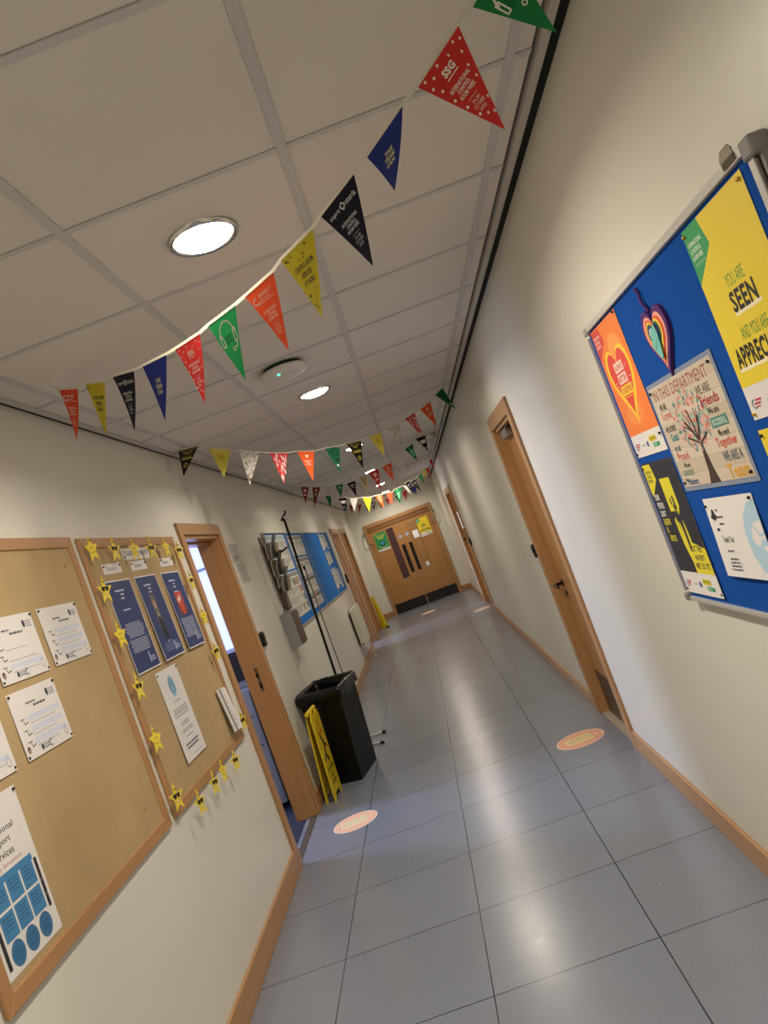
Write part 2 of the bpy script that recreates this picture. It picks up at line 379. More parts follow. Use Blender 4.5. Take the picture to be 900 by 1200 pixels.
# end double doors
b = MB(); yf = YE-.018
b.box(-1.05, -.985, yf-.004, YE, 0, 2.10, WOODV); b.box(.475, .545, yf-.004, YE, 0, 2.10, WOODV); b.box(-.985, .475, yf-.004, YE, 2.02, 2.10, WOODX)
b.box(-1.0, -.985, YE, YE+.12, 0, 2.03, WOODV); b.box(.475, .49, YE, YE+.12, 0, 2.03, WOODV); b.box(-.985, .475, YE, YE+.12, 1.93, 2.03, WOODD)
d6 = struct(b.build('door_6', bevel=.003))
tag(d6, kind='structure')
GL1 = mat('dark_glass', '#4b2f33', .12); GL2 = mat('wood_reflecting_glass', '#a07444', .10)  # tan right-hand glass: the reflected wood is put into its base colour
for nm, x0, x1, vx0, vx1, g in (('left', -.983, -.2565, -.58, -.43, GL1), ('right', -.2535, .473, -.075, .10, GL2)):
    b = MB(); b.box(x0, x1, YE+.02, YE+.064, .008, 1.928, LEAF); lf = b.build('door_leaf', d6)
    vz0, vz1 = (.70, 1.875) if nm == 'left' else (.80, 1.855)
    b = MB(); b.box(vx0, vx1, YE+.014, YE+.02, vz0, vz1, g)
    for q in ((vx0-.008, vx0, vz0-.008, vz1+.008), (vx1, vx1+.008, vz0-.008, vz1+.008), (vx0, vx1, vz0-.012, vz0), (vx0, vx1, vz1, vz1+.008)):
        b.box(q[0], q[1], YE+.010, YE+.02, q[2], q[3], WOODD if q[3]-q[2] > .05 else MATS['edge_trim'])
    tag(b.build('vision_panel', lf, off=(0, 0, 0)), 'dark glass slot' if nm == 'left' else 'tan reflecting glass slot')
    b = MB(); px = (-.37, -.29) if nm == 'left' else (-.205, -.13)
    b.box(px[0], px[1], YE+.016, YE+.02, .775, 1.42, BLKG); b.build('push_plate', lf, off=(0, 0, 0))
    b = MB(); b.box(x0+.01, x1-.01, YE+.016, YE+.02, .012, .222, BLKG); b.build('kick_plate', lf, off=(0, 0, 0))
    b = MB(); cx = -.33 if nm == 'left' else -.168
    s = MB(); s.n0 = 0; s.ell(0, 0, .045, .045, ink('#b9bcc4')); s.ell(0, 0, .036, .036, ink('#3a5f9a')); s.rect(-.03, -.007, .03, .007, ink('#e6e6e6')); s.rect(-.005, -.03, .005, .03, ink('#e6e6e6'))
    o = s.build('fire_door_disc', lf, off=(0, 0, 0)); o.matrix_local = frame('E', (cx, YE+.0195, 1.61))
    # looped cable at the top outer corner
    sg = -1 if nm == 'left' else 1
    xa, xb = (-1.07, -.93) if sg < 0 else (.53, .45)
    b = MB(); b.box(xa-.02, xa+.02, YE-.05, YE-.0225, 1.91, 1.95, GREYP)
    b.tube([(xa, YE-.045, 1.92), (xa-sg*.0, YE-.09, 1.84), (xa-sg*.01, YE-.11, 1.76), (xa-sg*.04, YE-.09, 1.68), (xb, YE-.03, 1.65), (xb, YE+.018, 1.66)], .010, GREYP, 8)
    tag(b.build('door_loop', d6), 'grey flexible cable loop from frame to leaf')

def arc(u, v, ru, rv, a0, a1, n=14): return [(u+ru*math.cos(math.radians(a0+(a1-a0)*i/n)), v+rv*math.sin(math.radians(a0+(a1-a0)*i/n))) for i in range(n+1)]
def heart(u, v, w_, h_, n=28):
    P = []
    for i in range(n):
        t = 2*PI*i/n; P.append((u+w_/2*math.sin(t)**3, v+h_/2*((13*math.cos(t)-5*math.cos(2*t)-2*math.cos(3*t)-math.cos(4*t))/14.5)+h_*.05))
    return P
def green_poster(s, w, h):
    s.rect(0, .05, w, h, ink('#1f8a48')); s.ell(w/2, .15, .075, .06, ink('#12613a')); s.ell(w/2, .165, .045, .042, ink('#2f6fb0')); s.ell(w/2-.01, .17, .018, .02, ink('#7fb3d8'))
    s.text('CONTROL ROOM', w/2, h-.09, .032, ink('#e8de4a'), w=.2, bold=.02); s.text('HEROES', w/2, h-.14, .036, ink('#e8de4a'), w=.13, bold=.02); s.text('THANK YOU', .06, h-.04, .026, ink('#f0e04a'), w=.09)
    s.line(arc(w/2, .15, .10, .075, 200, 340), .012, ink('#d8e070')); s.lines(.03, .035, w-.03, 1, .02, .01, ink('#9a9a9a'), 1)
sheet('poster', 'E', (-.89, YE+.0125, 1.44), .28, .41, green_poster, 'green poster with yellow lettering and a globe on the left end door', 'poster')
def yellow_seen(s, w, h, tagc='#2e9a58'):
    s.rect(0, .07, w, h, ink('#e6cc2a'))
    s.poly([(0, h), (.082, h), (.100, h-.06), (.0, h-.118)], ink(tagc))
    for i, t in enumerate(('INTERNATIONAL', 'CONTROL', 'ROOM WEEK')): s.text(t, .010, h-.040-i*.014, .010, ink('#e6ece0'), w=.066-.014*(i > 0), al='l', bold=.02)
    s.text('24-30 OCTOBER 2022', .010, h-.080, .005, ink('#c6d8c6'), w=.052, al='l')
    s.text('YOU ARE', w/2-.005, h-.158, .026, ink('#2d8a3c'), w=.078, bold=.0)
    s.rect(.094, h-.214, .206, h-.206, ink('#efe6c0')); s.text('SEEN', w/2, h-.208, .043, ink('#15130f'), w=.108, bold=.035)
    s.text('AND YOU ARE', w/2-.005, h-.262, .026, ink('#2d8a3c'), w=.115)
    s.rect(.024, h-.318, w-.02, h-.310, ink('#efe6c0')); s.text('APPRECIATED', w/2, h-.312, .043, ink('#15130f'), w=w-.05, bold=.035)
    for q in ((.06, .30), (.22, .35), (.25, .12), (.05, .11), (.2, .27), (.13, .09)): s.ell(q[0], q[1], .0022, .003, ink('#f0e070'), 8)
    footer(s, w)
def footer(s, w):
    s.line(arc(.03, .032, .012, .009, 100, 280), .003, ink('#4a8ec0')); s.rect(.034, .037, .062, .041, ink('#c02850')); s.rect(.028, .030, .055, .034, ink('#c02850')); s.rect(.03, .024, .05, .0265, ink('#c02850'))
    s.text('sopra steria', .085, .029, .007, ink('#55575c'), w=.034, al='l'); s.ell(.138, .033, .008, .009, ink('#30439a'))
    s.rect(.165, .036, .225, .052, ink('#d8c820')); s.text('#UNSUNGHEROES', .169, .040, .008, ink('#1c1c1c'), w=.052, al='l', bold=.02); s.rect(.185, .018, .24, .030, ink('#2a9a5c')); s.text('ICRW', .19, .021, .006, ink('#e8f0e8'), w=.03, al='l')
sheet('poster', 'E', (.10, YE+.0125, 1.43), .28, .415, yellow_seen, 'small yellow poster on the right end door', 'poster')

sheet('glass_white_patch', 'E', (-.045, YE+.0125, 1.46), .125, .17, lambda s, w, h: None, 'small white patch painted as a reflection on the glass slot of the right end door', 'notice', base=mat('bright_white', '#f0f2f8', .5))  # bare white sheet painted in place of light reflected on the glass
sheet('glass_white_patch', 'E', (.0, YE+.0085, .80), .07, .085, lambda s, w, h: None, 'tiny white patch low on the glass slot of the right end door', 'patch', base=MATS['bright_white'])  # bare white patch added for a pale spot low on the panel
# ------------------------------------------------------------------ things on the ceiling
RING = MB(); RING.lathe([(.084, .004), (.088, -.006), (.098, -.010), (.104, -.007), (.107, .0035)], (0, 0, 0), CHROME, 40)
ring_me = RING.mesh('trim_ring')
DF = MB(); DF.lathe([(0, -.020), (.04, -.019), (.068, -.015), (.082, -.008), (.085, -.001)], (0, 0, 0), mat('lamp_diffuser', '#fff0da', .4, emit=46), 36); df_me = DF.mesh('diffuser')
wherel = {2: 'nearest', 3: 'second', 4: 'third', 5: 'fourth', 6: 'fifth', 7: 'furthest'}
for i, y in enumerate(LAMP_Y):
    if i < 2: lab = ('round recessed downlight far behind the viewer', 'round recessed downlight just above and behind the viewer')[i]
    else: lab = {2: 'large round recessed downlight with chrome rim, closest to the viewer', 3: 'round recessed downlight just beyond the round ceiling sensor', 4: 'third downlight along the ceiling, behind the black sunburst flag', 5: 'fourth downlight along the ceiling, just above the red flag with a heart', 6: 'fifth downlight along the corridor ceiling', 7: 'last downlight, closest to the double doors'}[i]
    t = empty('downlight', (-.27, y, HC-.0005), lab, 'ceiling light', 'downlights along the corridor ceiling')
    for nm, me in (('trim_ring', ring_me), ('diffuser', df_me)):
        o = bpy.data.objects.new(nm, me); C.objects.link(o); o.parent = t
    l = bpy.data.lights.new('downlight_lamp', 'AREA'); l.shape = 'DISK'; l.size = .16; l.energy = LAMP_POWER*(1.12 if i < 3 else .92 if i < 4 else .70); l.color = LAMP_COL; l.spread = math.radians(158)
    o = bpy.data.objects.new('downlight_lamp', l); C.objects.link(o); o.parent = t; o.location = (0, 0, -.0215)
t = empty('ceiling_sensor', (-.33, 3.88, HC), 'round white ceiling sensor with a small green light', 'sensor')
b = MB(); b.lathe([(.10, 0), (.10, -.014)], (-.33, 3.88, HC), BLKP, 36); b.build('mount', t)  # black ring paints the shadow gap between housing and ceiling
b = MB(); b.lathe([(.105, -.014), (.118, -.018), (.122, -.03), (.112, -.044), (.08, -.054), (0, -.056)], (-.33, 3.88, HC), WHITEP, 40); b.build('housing', t)
b = MB(); b.lathe([(.006, -.050), (.006, -.056), (0, -.058)], (-.352, 3.80, HC), mat('green_led', '#37ffb0', .4, emit=6), 12); b.build('indicator_light', t)

# ------------------------------------------------------------------ cork boards
def framed_board(name, y0, y1, z0, z1, label, x=XL+.001, fw=.045):
    t = empty(name, (x, (y0+y1)/2, z0), label, 'noticeboard')
    b = MB(); b.box(x, x+.006, y0+.01, y1-.01, z0+.01, z1-.01, CORK); b.build('cork_panel', t)
    b = MB(); F = x+.013
    for poly, m in ((((y0, z0), (y1, z0), (y1-fw, z0+fw), (y0+fw, z0+fw)), WOODH), (((y0, z1), (y0+fw, z1-fw), (y1-fw, z1-fw), (y1, z1)), WOODH),
                    (((y0, z0), (y0+fw, z0+fw), (y0+fw, z1-fw), (y0, z1)), WOODV), (((y1, z0), (y1, z1), (y1-fw, z1-fw), (y1-fw, z0+fw)), WOODV)):
        k = 4; V = [(x, a, c) for a, c in poly]+[(F, a, c) for a, c in poly]
        b.add(V, [(3, 2, 1, 0), (4, 5, 6, 7)]+[(i, (i+1) % 4, (i+1) % 4+4, i+4) for i in range(4)], m)
    b.build('frame', t, bevel=.004)
    return t
framed_board('cork_board', 1.840, 3.084, .851, 2.063, 'large cork board with white certificates, closest to the viewer on the left')
framed_board('cork_board', 3.140, 4.405, .851, 2.057, 'cork board edged with yellow stars beside the open doorway')
XC = XL+.0078
inkb, inkg = ink('#4a4c58'), ink('#8a8e9c')
def certificate(seed):
    def d(s, w, h):
        rd = random.Random(seed)
        s.lines(.09, h-.042, .15, 1, .01, .006, inkb, seed); s.lines(.13, h-.054, .22, 1, .01, .007, inkb, seed+1)
        s.ell(w-.065, h-.035, .009, .013, ink('#39424f'), 14); s.lines(w-.052, h-.026, w-.012, 3, .008, .005, inkg, seed+5)
        for i in range(3):
            v = h-.085-i*.035
            s.rect(.03, v-.003, .055, v, inkb); s.line([(.045, v-.006), (.05, v-.018), (.07, v-.014)], .003, ink('#1f2025'))
            if rd.random() < .8: s.rect(.075, v-.012, w-.02, v+.004, ink('#cbd1e3'))
            s.lines(.08, v-.02, w-.04, 1, .008, .003, ink('#a9adb8'), seed+i)
        s.ell(.022, .03, .009, .011, ink('#5a4550'), 14); s.ell(.022, .027, .005, .005, ink('#c09070'), 10)
        s.ell(.10, .020, .008, .009, ink('#3d4450'), 12); s.lines(.112, .026, .15, 2, .008, .005, inkg, seed+7); s.line(arc(.155, .02, .008, .01, 40, 320), .003, ink('#2c2c34'))
        s.line(arc(w-.03, .032, .011, .014, 0, 360), .0018, ink('#7a8090'))
    return d
G = 'certificates pinned to the near cork board'
for y, z, sd, lab in ((2.285, 1.595, 2, 'white certificate in the upper row of the near cork board, left of another'), (2.628, 1.597, 3, 'white certificate at the upper right of the near cork board'),
                      (2.280, 1.361, 4, 'white certificate pinned alone in the second row of the near cork board'), (1.915, 1.361, 6, 'white certificate cut off by the picture edge, low on the near cork board')):
    sheet('certificate', 'L', (XC, y, z), .298, .207, certificate(sd), lab, 'certificate', G, pins=corners(.298, .207), tilt=random.uniform(-.004, .004), curl=.003)
sheet('certificate', 'L', (XC, 1.96, 1.592), .298, .207, certificate(9), 'white certificate beyond the picture edge, in the upper row of the near cork board', 'certificate', G, pins=corners(.298, .207))
def services(s, w, h):
    k = ink('#26262c')
    s.text('Operational', w*.5, h-.10, .022, k, w=.16, bold=.01); s.text('Support', w*.5, h-.128, .022, k, w=.10, bold=.01); s.text('Services', w*.5, h-.156, .020, k, w=.10, bold=.01)
    s.text('Daily Structure', w*.5, h-.180, .013, ink('#b04048'), w=.15)
    B = ink('#3f7fae'); B2 = ink('#356c98')
    s.rect(.03, h-.205, w-.03, h-.187, B)
    for i in range(2):
        for j in range(3):
            u0 = .04+j*.072; v0 = h-.264-i*.073; s.rect(u0, v0, u0+.064, v0+.066, B); s.lines(u0+.008, v0+.056, u0+.055, 4, .010, .004, ink('#26587f'), i*3+j, True)
    s.rect(w-.027, h-.345, w-.014, h-.205, k); s.rect(.016, h-.395, .030, h-.235, k)
    for j in range(3): s.ell(.073+j*.072, .042, .031, .032, B2, 28); s.lines(.053+j*.072, .054, .093+j*.072, 3, .010, .004, ink('#26587f'), j+10, True)
    for q in (h-.27, h-.31, h-.35): s.rect(w-.031, q, w-.016, q+.001, PAPER)
sheet('poster', 'L', (XC, 1.886, .915), .285, .415, services, 'white and blue operations poster low on the near cork board', 'poster', pins=((.276, .405),), tilt=0)
# board with stars: notices
def blue_notice(kind):
    def d(s, w, h):
        s.rect(.006, .006, w-.006, h-.006, ink('#26386c'))
        t = ink('#c3c9dc')
        for i, ww in enumerate((.13, .035, .06)): s.lines(w/2-ww/2, h-.045-i*.018, w/2+ww/2, 1, .01, .008, t, i+20)
        if kind == 0:
            s.lines(w/2-.05, h-.135, w/2+.05, 1, .01, .007, t, 5); s.lines(.035, h-.20, w-.035, 8, .0085, .0035, t, 6, True); s.lines(.035, h-.275, w-.035, 7, .0085, .0035, t, 8, True)
        if kind == 1:
            s.rect(.10, h-.27, .165, h-.10, ink('#6d6358')); s.ell(.13, h-.15, .016, .022, ink('#b59a84')); s.poly([(.105, h-.27), (.118, h-.18), (.15, h-.18), (.162, h-.27)], ink('#1c1d26')); s.poly([(.12, h-.20), (.135, h-.175), (.145, h-.22)], ink('#c8c4bc')); s.poly([(.108, h-.27), (.118, h-.33), (.165, h-.33), (.162, h-.27)], ink('#15161c'))
            s.lines(.12, h-.335, .17, 1, .01, .004, t, 5); s.lines(.045, .075, w-.04, 5, .0085, .004, ink('#7e8aae'), 4, True)
        if kind == 2:
            s.lines(w/2-.04, h-.108, w/2+.04, 1, .01, .006, t, 5)
            s.rect(.09, h-.24, .20, h-.115, ink('#c04a34')); s.poly([(.10, h-.24), (.112, h-.17), (.125, h-.24)], ink('#2a1a1a')); s.poly([(.17, h-.24), (.182, h-.16), (.197, h-.24)], ink('#2a1a1a')); s.ell(.12, h-.16, .012, .014, ink('#d8c4b8')); s.ell(.15, h-.15, .014, .016, ink('#e0d6cc')); s.ell(.172, h-.155, .01, .012, ink('#2a1a1a'))
            s.lines(.035, h-.26, w-.03, 14, .0075, .003, t, 9, True)
        s.rect(w-.105, .03, w-.09, .065, ink('#aab3cf')); s.ell(w-.0975, .07, .008, .010, ink('#aab3cf'), 10); s.lines(w-.085, .055, w-.03, 2, .012, .008, ink('#aab3cf'), 3)
    return d
for y, k, lab in ((3.262, 0, 'dark blue text notice, leftmost of three on the starred board'), (3.618, 1, 'dark blue notice with a standing figure photo, middle of three'), (3.993, 2, 'dark blue notice with a red photo, rightmost of three')):
    sheet('award_notice', 'L', (XC, y, 1.438), .295, .422, blue_notice(k), lab, 'notice', 'dark blue notices on the starred board', curl=.012 if k else .006, tilt=(0, .004, -.012)[k])
for y, t_, ww in ((3.298, 'October', .21), (3.628, 'November', .215), (4.045, 'December', .215)):
    sheet('month_label', 'L', (XC, y, 1.890), ww, .046, lambda s, w, h, t_=t_: s.text(t_, w*.45, .014, .020, ink('#2b3350'), w=.10 if t_ != 'October' else .11, slant=.2), f'small white label reading {t_} above a blue notice', 'label', 'month labels on the starred board', pins=((.012, .034), (ww-.014, .036)), tilt=.01)
sheet('heading_strip', 'L', (XC, 3.575, 1.946), .36, .056, lambda s, w, h: s.text('COLLEAGUE OF THE MONTH', w*.5, .02, .024, ink('#3b4470'), w=.31, bold=.02), 'white heading strip behind the stars at the top of the starred board', 'label', pins=((.012, .012), (.348, .044)))
def letter(s, w, h):
    s.ell(w/2, h-.085, .042, .05, ink('#8fb6cc'), 24); s.line([(w/2-.03, h-.10), (w/2, h-.06), (w/2+.03, h-.11)], .006, ink('#3d6f92')); s.line(arc(w/2, h-.085, .028, .034, 0, 360), .004, ink('#3d6f92'))
    for i, (ww, n) in enumerate(((.12, 1), (.2, 3), (.22, 1), (.12, 2), (.17, 2), (.1, 1))): s.lines(w/2-ww/2, h-.155-i*.033, w/2+ww/2, n, .010, .004, ink('#5c5c62'), i+2, True)
    s.lines(.05, .075, w-.05, 2, .016, .008, ink('#3c3c44'), 3, True); s.lines(.12, .02, w-.03, 1, .01, .003, inkg, 4)
sheet('notice', 'L', (XC, 3.454, .985), .295, .425, letter, 'white letter with a pale blue logo below the blue notices', 'notice', pins=((.012, .41), (.283, .413)), pinmat='k', curl=.006)
# booklet hanging at the right edge of the starred board
t = empty('booklet', (XC+.01, 4.25, .93), 'white folded booklet hanging by the right edge of the starred board', 'booklet')
for dy, dx in ((0, .0), (.035, .012)):
    b = MB(); y0 = 4.178+dy
    P = [(XC+.006+dx, y0, 1.175), (XC+.006+dx, y0+.085, 1.165), (XC+.022+dx, y0+.10, .925), (XC+.022+dx, y0+.015, .93)]
    Q = [(p[0]+.007, p[1], p[2]) for p in P]
    b.hexa(P, Q, PAPER)
    if dx:
        for i in range(9): b.box(P[0][0]+.0075+i*.0017, P[0][0]+.0085+i*.0017, y0+.012+i*.0015, y0+.020+i*.0015, 1.15-i*.024, 1.157-i*.024, ink('#44464c'))
    b.build('page_stack', t)

# stars
def star_pts(R0, R1, n=5, arms=(1, 1, 1, 1, 1)):
    P = []
    for i in range(10):
        a = PI/2+i*PI/5; rr = R0*arms[i//2] if i % 2 == 0 else R1
        P.append((rr*math.cos(a)*.86, rr*math.sin(a)*1.1))
    return P
SY = mat('star_yellow', '#e8cf3e', .5); SK = mat('star_black', '#171310', .4)
m_s = MB(); m_s.n0 = .0035; m_s.prism(star_pts(.050, .022), 0, .0035, SY); m_s.ell(-.007, .006, .0022, .0045, SK, 10); m_s.ell(.007, .006, .0022, .0045, SK, 10); m_s.line(arc(0, -.003, .012, .010, 200, 340), .0018, SK); smile_me = m_s.mesh('star')
m_g = MB(); m_g.n0 = .0035; m_g.prism(star_pts(.052, .021, arms=(1.05, 1.05, .95, .95, 1.05)), 0, .0035, SY); m_g.line(arc(0, -.008, .010, .008, 190, 350), .002, SK); m_g.ell(0, -.013, .005, .003, ink('#efe9dc'), 10); glass_me = m_g.mesh('star')
m_q = MB(); m_q.n0 = 0
m_q.prism([(-.021, .016), (-.002, .015), (-.003, .003), (-.011, -.003), (-.019, .004)], 0, .002, SK); m_q.prism([(.002, .015), (.021, .016), (.019, .004), (.011, -.003), (.003, .003)], 0, .002, SK); m_q.prism([(-.004, .013), (.004, .013), (.004, .016), (-.004, .016)], 0, .002, SK); shades_me = m_q.mesh('sunglasses')
STARS = [(3.165, 1.995, 's', 'in the upper left corner'), (3.400, 1.985, 'g', 'second along the top edge'), (3.640, 1.982, 's', 'over the heading strip'), (3.880, 1.978, 'g', 'right of the heading strip on the top edge'), (4.11, 1.982, 's', 'fifth along the top edge, above the December label'), (4.315, 1.955, 'g', 'in the upper right corner'),
         (4.34, 1.775, 'g', 'highest on the right edge below the corner'), (4.33, 1.568, 's', 'in the middle of the right edge'), (4.325, 1.358, 'g', 'below the smiling one on the right edge'), (4.35, .945, 'g', 'behind the folded booklet'),
         (3.985, .822, 'g', 'rightmost under the bottom edge'), (3.755, .843, 's', 'the smiling one under the bottom edge'), (3.590, .836, 'g', 'third from the left under the bottom edge'), (3.345, .832, 'g', 'leftmost under the bottom edge'), (3.125, .935, 'g', 'in the lower left corner'),
         (3.150, 1.815, 'g', 'highest on the left edge below the corner'), (3.145, 1.622, 's', 'beside the leftmost blue notice'), (3.138, 1.398, 'g', 'on the left edge just below the blue notices'), (3.125, 1.180, 's', 'on the left edge beside the white letter')]
for y, z, k, where in STARS:
    o = bpy.data.objects.new('paper_star', smile_me if k == 's' else glass_me); C.objects.link(o)
    o.matrix_world = frame('L', (XL+.046, y, z), random.uniform(-.15, .15)) @ Matrix.Rotation(random.uniform(-.5, -.2), 4, 'Y') @ Matrix.Diagonal((.86, 1.12, 1, 1))
    tag(o, f"yellow {'smiling' if k == 's' else 'sunglasses'} star {where} of the cork board", 'star', 'yellow stars round the cork board')
    if k == 'g':
        q = bpy.data.objects.new('sunglasses', shades_me); C.objects.link(q); q.parent = o; q.location = (0, 0, .0038)
    p = bpy.data.objects.new('drawing_pin', PINS['g']); C.objects.link(p); p.parent = o; p.matrix_local = Matrix.Translation((0, .034, .0036))
for y, z in ((2.955, 1.945), (2.90, .985)):
    p = bpy.data.objects.new('drawing_pin', PINS['g']); C.objects.link(p); p.matrix_world = frame('L', (XC-.001, y, z)); tag(p, 'spare brass pin in the upper right of the near cork board' if z > 1.5 else 'spare brass pin in the lower right of the near cork board', 'pin', 'spare pins')

# A4 notice by the door, readers
def dim_notice(s, w, h):
    s.lines(.04, h-.03, w-.05, 2, .015, .006, inkg, 1, True); s.rect(.07, h-.125, w-.06, h-.085, ink('#9c9a96')); s.text('FULL', w/2, h-.12, .028, ink('#55534f'), w=.12, bold=.02); s.lines(.03, h-.16, w-.04, 2, .03, .008, inkg, 2, True)
sheet('notice', 'L', (XL+.001, 5.66, 1.845), .26, .145, dim_notice, 'grey-white notice on the wall right of the open doorway, upper of two', 'notice', base=mat('dim_paper', '#b7b3a9', .6))
sheet('notice', 'L', (XL+.001, 5.72, 1.685), .26, .155, lambda s, w, h: s.lines(.03, h-.03, w-.04, 4, .03, .006, inkg, 2, True), 'grey-white notice on the wall right of the open doorway, lower of two', 'notice', base=MATS['dim_paper'])
def reader(xf, sg, y, z, lab, h=.11):
    t = empty('card_reader', (xf, y, z), lab, 'card reader')
    b = MB(); b.box(min(xf+sg*.0005, xf+sg*.028), max(xf+sg*.0005, xf+sg*.028), y-.042, y+.042, z-h/2, z+h/2, BLKP); b.build('housing', t, bevel=.012)
    b = MB(); x0 = xf+sg*.0285; b.box(min(x0, x0+sg*.003), max(x0, x0+sg*.003), y-.022, y+.022, z-.01, z+h*.32, BLKG); b.build('reader_window', t)
reader(XL, 1, 5.64, 1.255, 'black card reader on the wall right of the open doorway')
reader(XL, 1, 12.76, 1.27, 'black card reader left of the far left-hand doorway', .16)
reader(XR, -1, 5.545, 1.175, 'black card reader beyond the near right-hand door', .10)
reader(XR, -1, 12.0, 1.16, 'black card reader beside the far right-hand door', .12)

# ------------------------------------------------------------------ long blue display board on the left
t = empty('display_board', (XL+.001, 9.6, 1.14), 'long blue display board in four panels on the left wall', 'display board')
X0 = XL+.001; ps = [7.02, 8.25, 9.48, 11.0, 12.2]
BLD = mat('blue_display', '#1668b4', .8, spec=.2)
for i in range(4):
    b = MB(); b.box(X0, X0+.012, ps[i]+.006, ps[i+1]-.006, 1.145, 2.065, BLD); b.build('panel', t)
b = MB()
for p in ps: b.box(X0, X0+.022, p-.006, p+.006, 1.14, 2.07, ALU)
for i in range(4): b.box(X0, X0+.022, ps[i]+.006, ps[i+1]-.006, 2.065, 2.075, ALU); b.box(X0, X0+.022, ps[i]+.006, ps[i+1]-.006, 1.135, 1.145, ALU)
b.build('frame', t)
XD = X0+.0135
def chart(seed, head='#8d9290', pic=None):
    def d(s, w, h):
        rd = random.Random(seed); s.rect(.01, h-.05, w-.01, h-.012, ink(head))
        n = max(2, int(w/.12)); 
        for i in range(n):
            for j in range(max(1, int((h-.08)/.09))):
                u0 = .02+i*(w-.03)/n; v0 = h-.07-j*.09
                if pic and rd.random() < .3: s.rect(u0, v0-.07, u0+(w-.03)/n-.02, v0, ink(rd.choice(pic)))
                else: s.lines(u0, v0, u0+(w-.03)/n-.015, rd.randint(2, 5), .016, .007, ink(rd.choice(('#4a4c52', '#77797c', '#33353c'))), rd.random())
    return d
LW = mat('laminate_white', '#cfcec6', .35)
GD = 'notices on the long blue display board'
for y, z, ww, hh, sd, hd, lab, pic in ((7.10, 1.68, 1.04, .37, 1, '#9fb3bd', 'large white chart at the top of the first display panel', ('#8a6a58', '#5c6f86')), (7.10, 1.22, 1.08, .44, 2, '#7d8480', 'large white chart with a grey band low on the first display panel', ('#a0785a', '#506a60')),
                                      (8.33, 1.80, .98, .24, 3, '#8a8c88', 'grey headed notice at the top of the second display panel', None), (8.33, 1.56, .98, .22, 4, '#7d8084', 'picture notice in the middle of the second display panel', ('#6d5a54', '#64789a', '#a06a58')), (8.33, 1.36, .98, .19, 5, '#5d625c', 'notice with a dark band on the second display panel', None), (8.33, 1.20, .98, .15, 8, '#5d625c', 'lowest white notice on the second display panel', None)):
    sheet('chart', 'L', (XD, y, z), ww, hh, chart(sd, hd, pic), lab, 'notice', GD, base=LW)
sheet('pink_note', 'L', (XD+.002, 8.72, 1.30), .18, .07, lambda s, w, h: s.lines(.01, h-.015, w-.01, 3, .018, .006, ink('#8a3030'), 3), 'small pink note on the second display panel', 'note', base=ink('#d07868'))
k = 0
wh = ['upper left', 'upper middle', 'upper right', 'middle left', 'middle right', 'lower left', 'lower middle', 'lower right']
for (yy, zz, a, c) in ((11.05, 1.80, .26, .24), (11.36, 1.84, .22, .20), (11.64, 1.80, .20, .24), (11.10, 1.58, .24, .18), (11.42, 1.60, .30, .17), (11.08, 1.22, .30, .29), (11.42, 1.26, .24, .26), (11.72, 1.20, .22, .28)):
    sheet('notice', 'L', (XD, yy, zz), a, c, chart(20+k, '#9aa0a8'), f'white sheet at the {wh[k]} of the fourth display panel', 'notice', GD, base=LW); k += 1

# leaflet rack with brochures
WIRE = mat('dark_wire', '#3b3630', .4, metal=.5); PERS = mat('smoked_perspex', '#6b6459', .2, spec=.6)
t = empty('leaflet_rack', (XL, 7.0, 1.36), 'brown wall rack holding leaflets at the start of the display board', 'leaflet rack')
b = MB(); b.box(XL+.001, XL+.012, 6.845, 7.015, 1.36, 2.03, mat('rack_brown', '#5d5246', .45)); b.box(XL+.012, XL+.05, 6.86, 7.0, 1.345, 1.55, MATS['rack_brown']); b.build('back_panel', t)
bro = 0
cols = ['#c9c2b4', '#8b7d78', '#d0c8ba', '#6f7781', '#cfccc2', '#6f6259', '#b8afa6', '#4f4a4c']
for i in range(3):
    z0 = 1.50+i*.155; xo = XL+.020
    b = MB(); x1 = xo+.105
    P = [(XL+.0125, z0), (x1-.03, z0), (x1, z0+.13), (x1-.004, z0+.13), (x1-.034, z0+.004), (XL+.0125, z0+.004)]
    V = [(p[0], 6.853, p[1]) for p in P]+[(p[0], 7.007, p[1]) for p in P]; n = len(P)
    b.add(V, [tuple(range(n)), tuple(range(2*n-1, n-1, -1))]+[(j, (j+1) % n, (j+1) % n+n, j+n) for j in range(n)], PERS); b.build('pocket', t)
    for j in range(4):
        xb = XL+.018+j*.016; sl = .010+.006*j if j < 3 else .048
        b = MB(); h_ = .148-.004*j if j < 3 else .215; rows = [(xb, z0+.006), (xb+sl*.25, z0+h_*.5), (xb+sl, z0+h_*.85), (xb+sl*1.35, z0+h_)]
        V = []
        for (a, c) in rows: V += [(a, 6.860+j*.004, c), (a+.013, 6.860+j*.004, c-.001), (a+.013, 6.998-j*.002, c-.001), (a, 6.998-j*.002, c)]
        F = [(3, 2, 1, 0), (12, 13, 14, 15)]+[(r_*4+q, r_*4+(q+1) % 4, r_*4+4+(q+1) % 4, r_*4+4+q) for r_ in range(3) for q in range(4)]
        b.add(V, F, mat('brochure_%d' % (bro % 8), cols[bro % 8], .5))
        o = b.build('brochure'); tag(o, f"{('front', 'second', 'third', 'rear')[3-j]} brochure in the {('lowest', 'middle', 'top')[i]} pocket of the wall rack", 'brochure', 'brochures in the wall rack'); bro += 1
b = MB(); b.tube([(XL+.012, 6.93, 1.865), (XL+.13, 6.90, 1.84), (XL+.20, 6.93, 1.87)], .006, WIRE, 8); b.tube([(XL+.012, 6.99, 1.87), (XL+.14, 6.97, 1.845), (XL+.21, 7.0, 1.875)], .006, WIRE, 8); b.build('wire_arm', t)
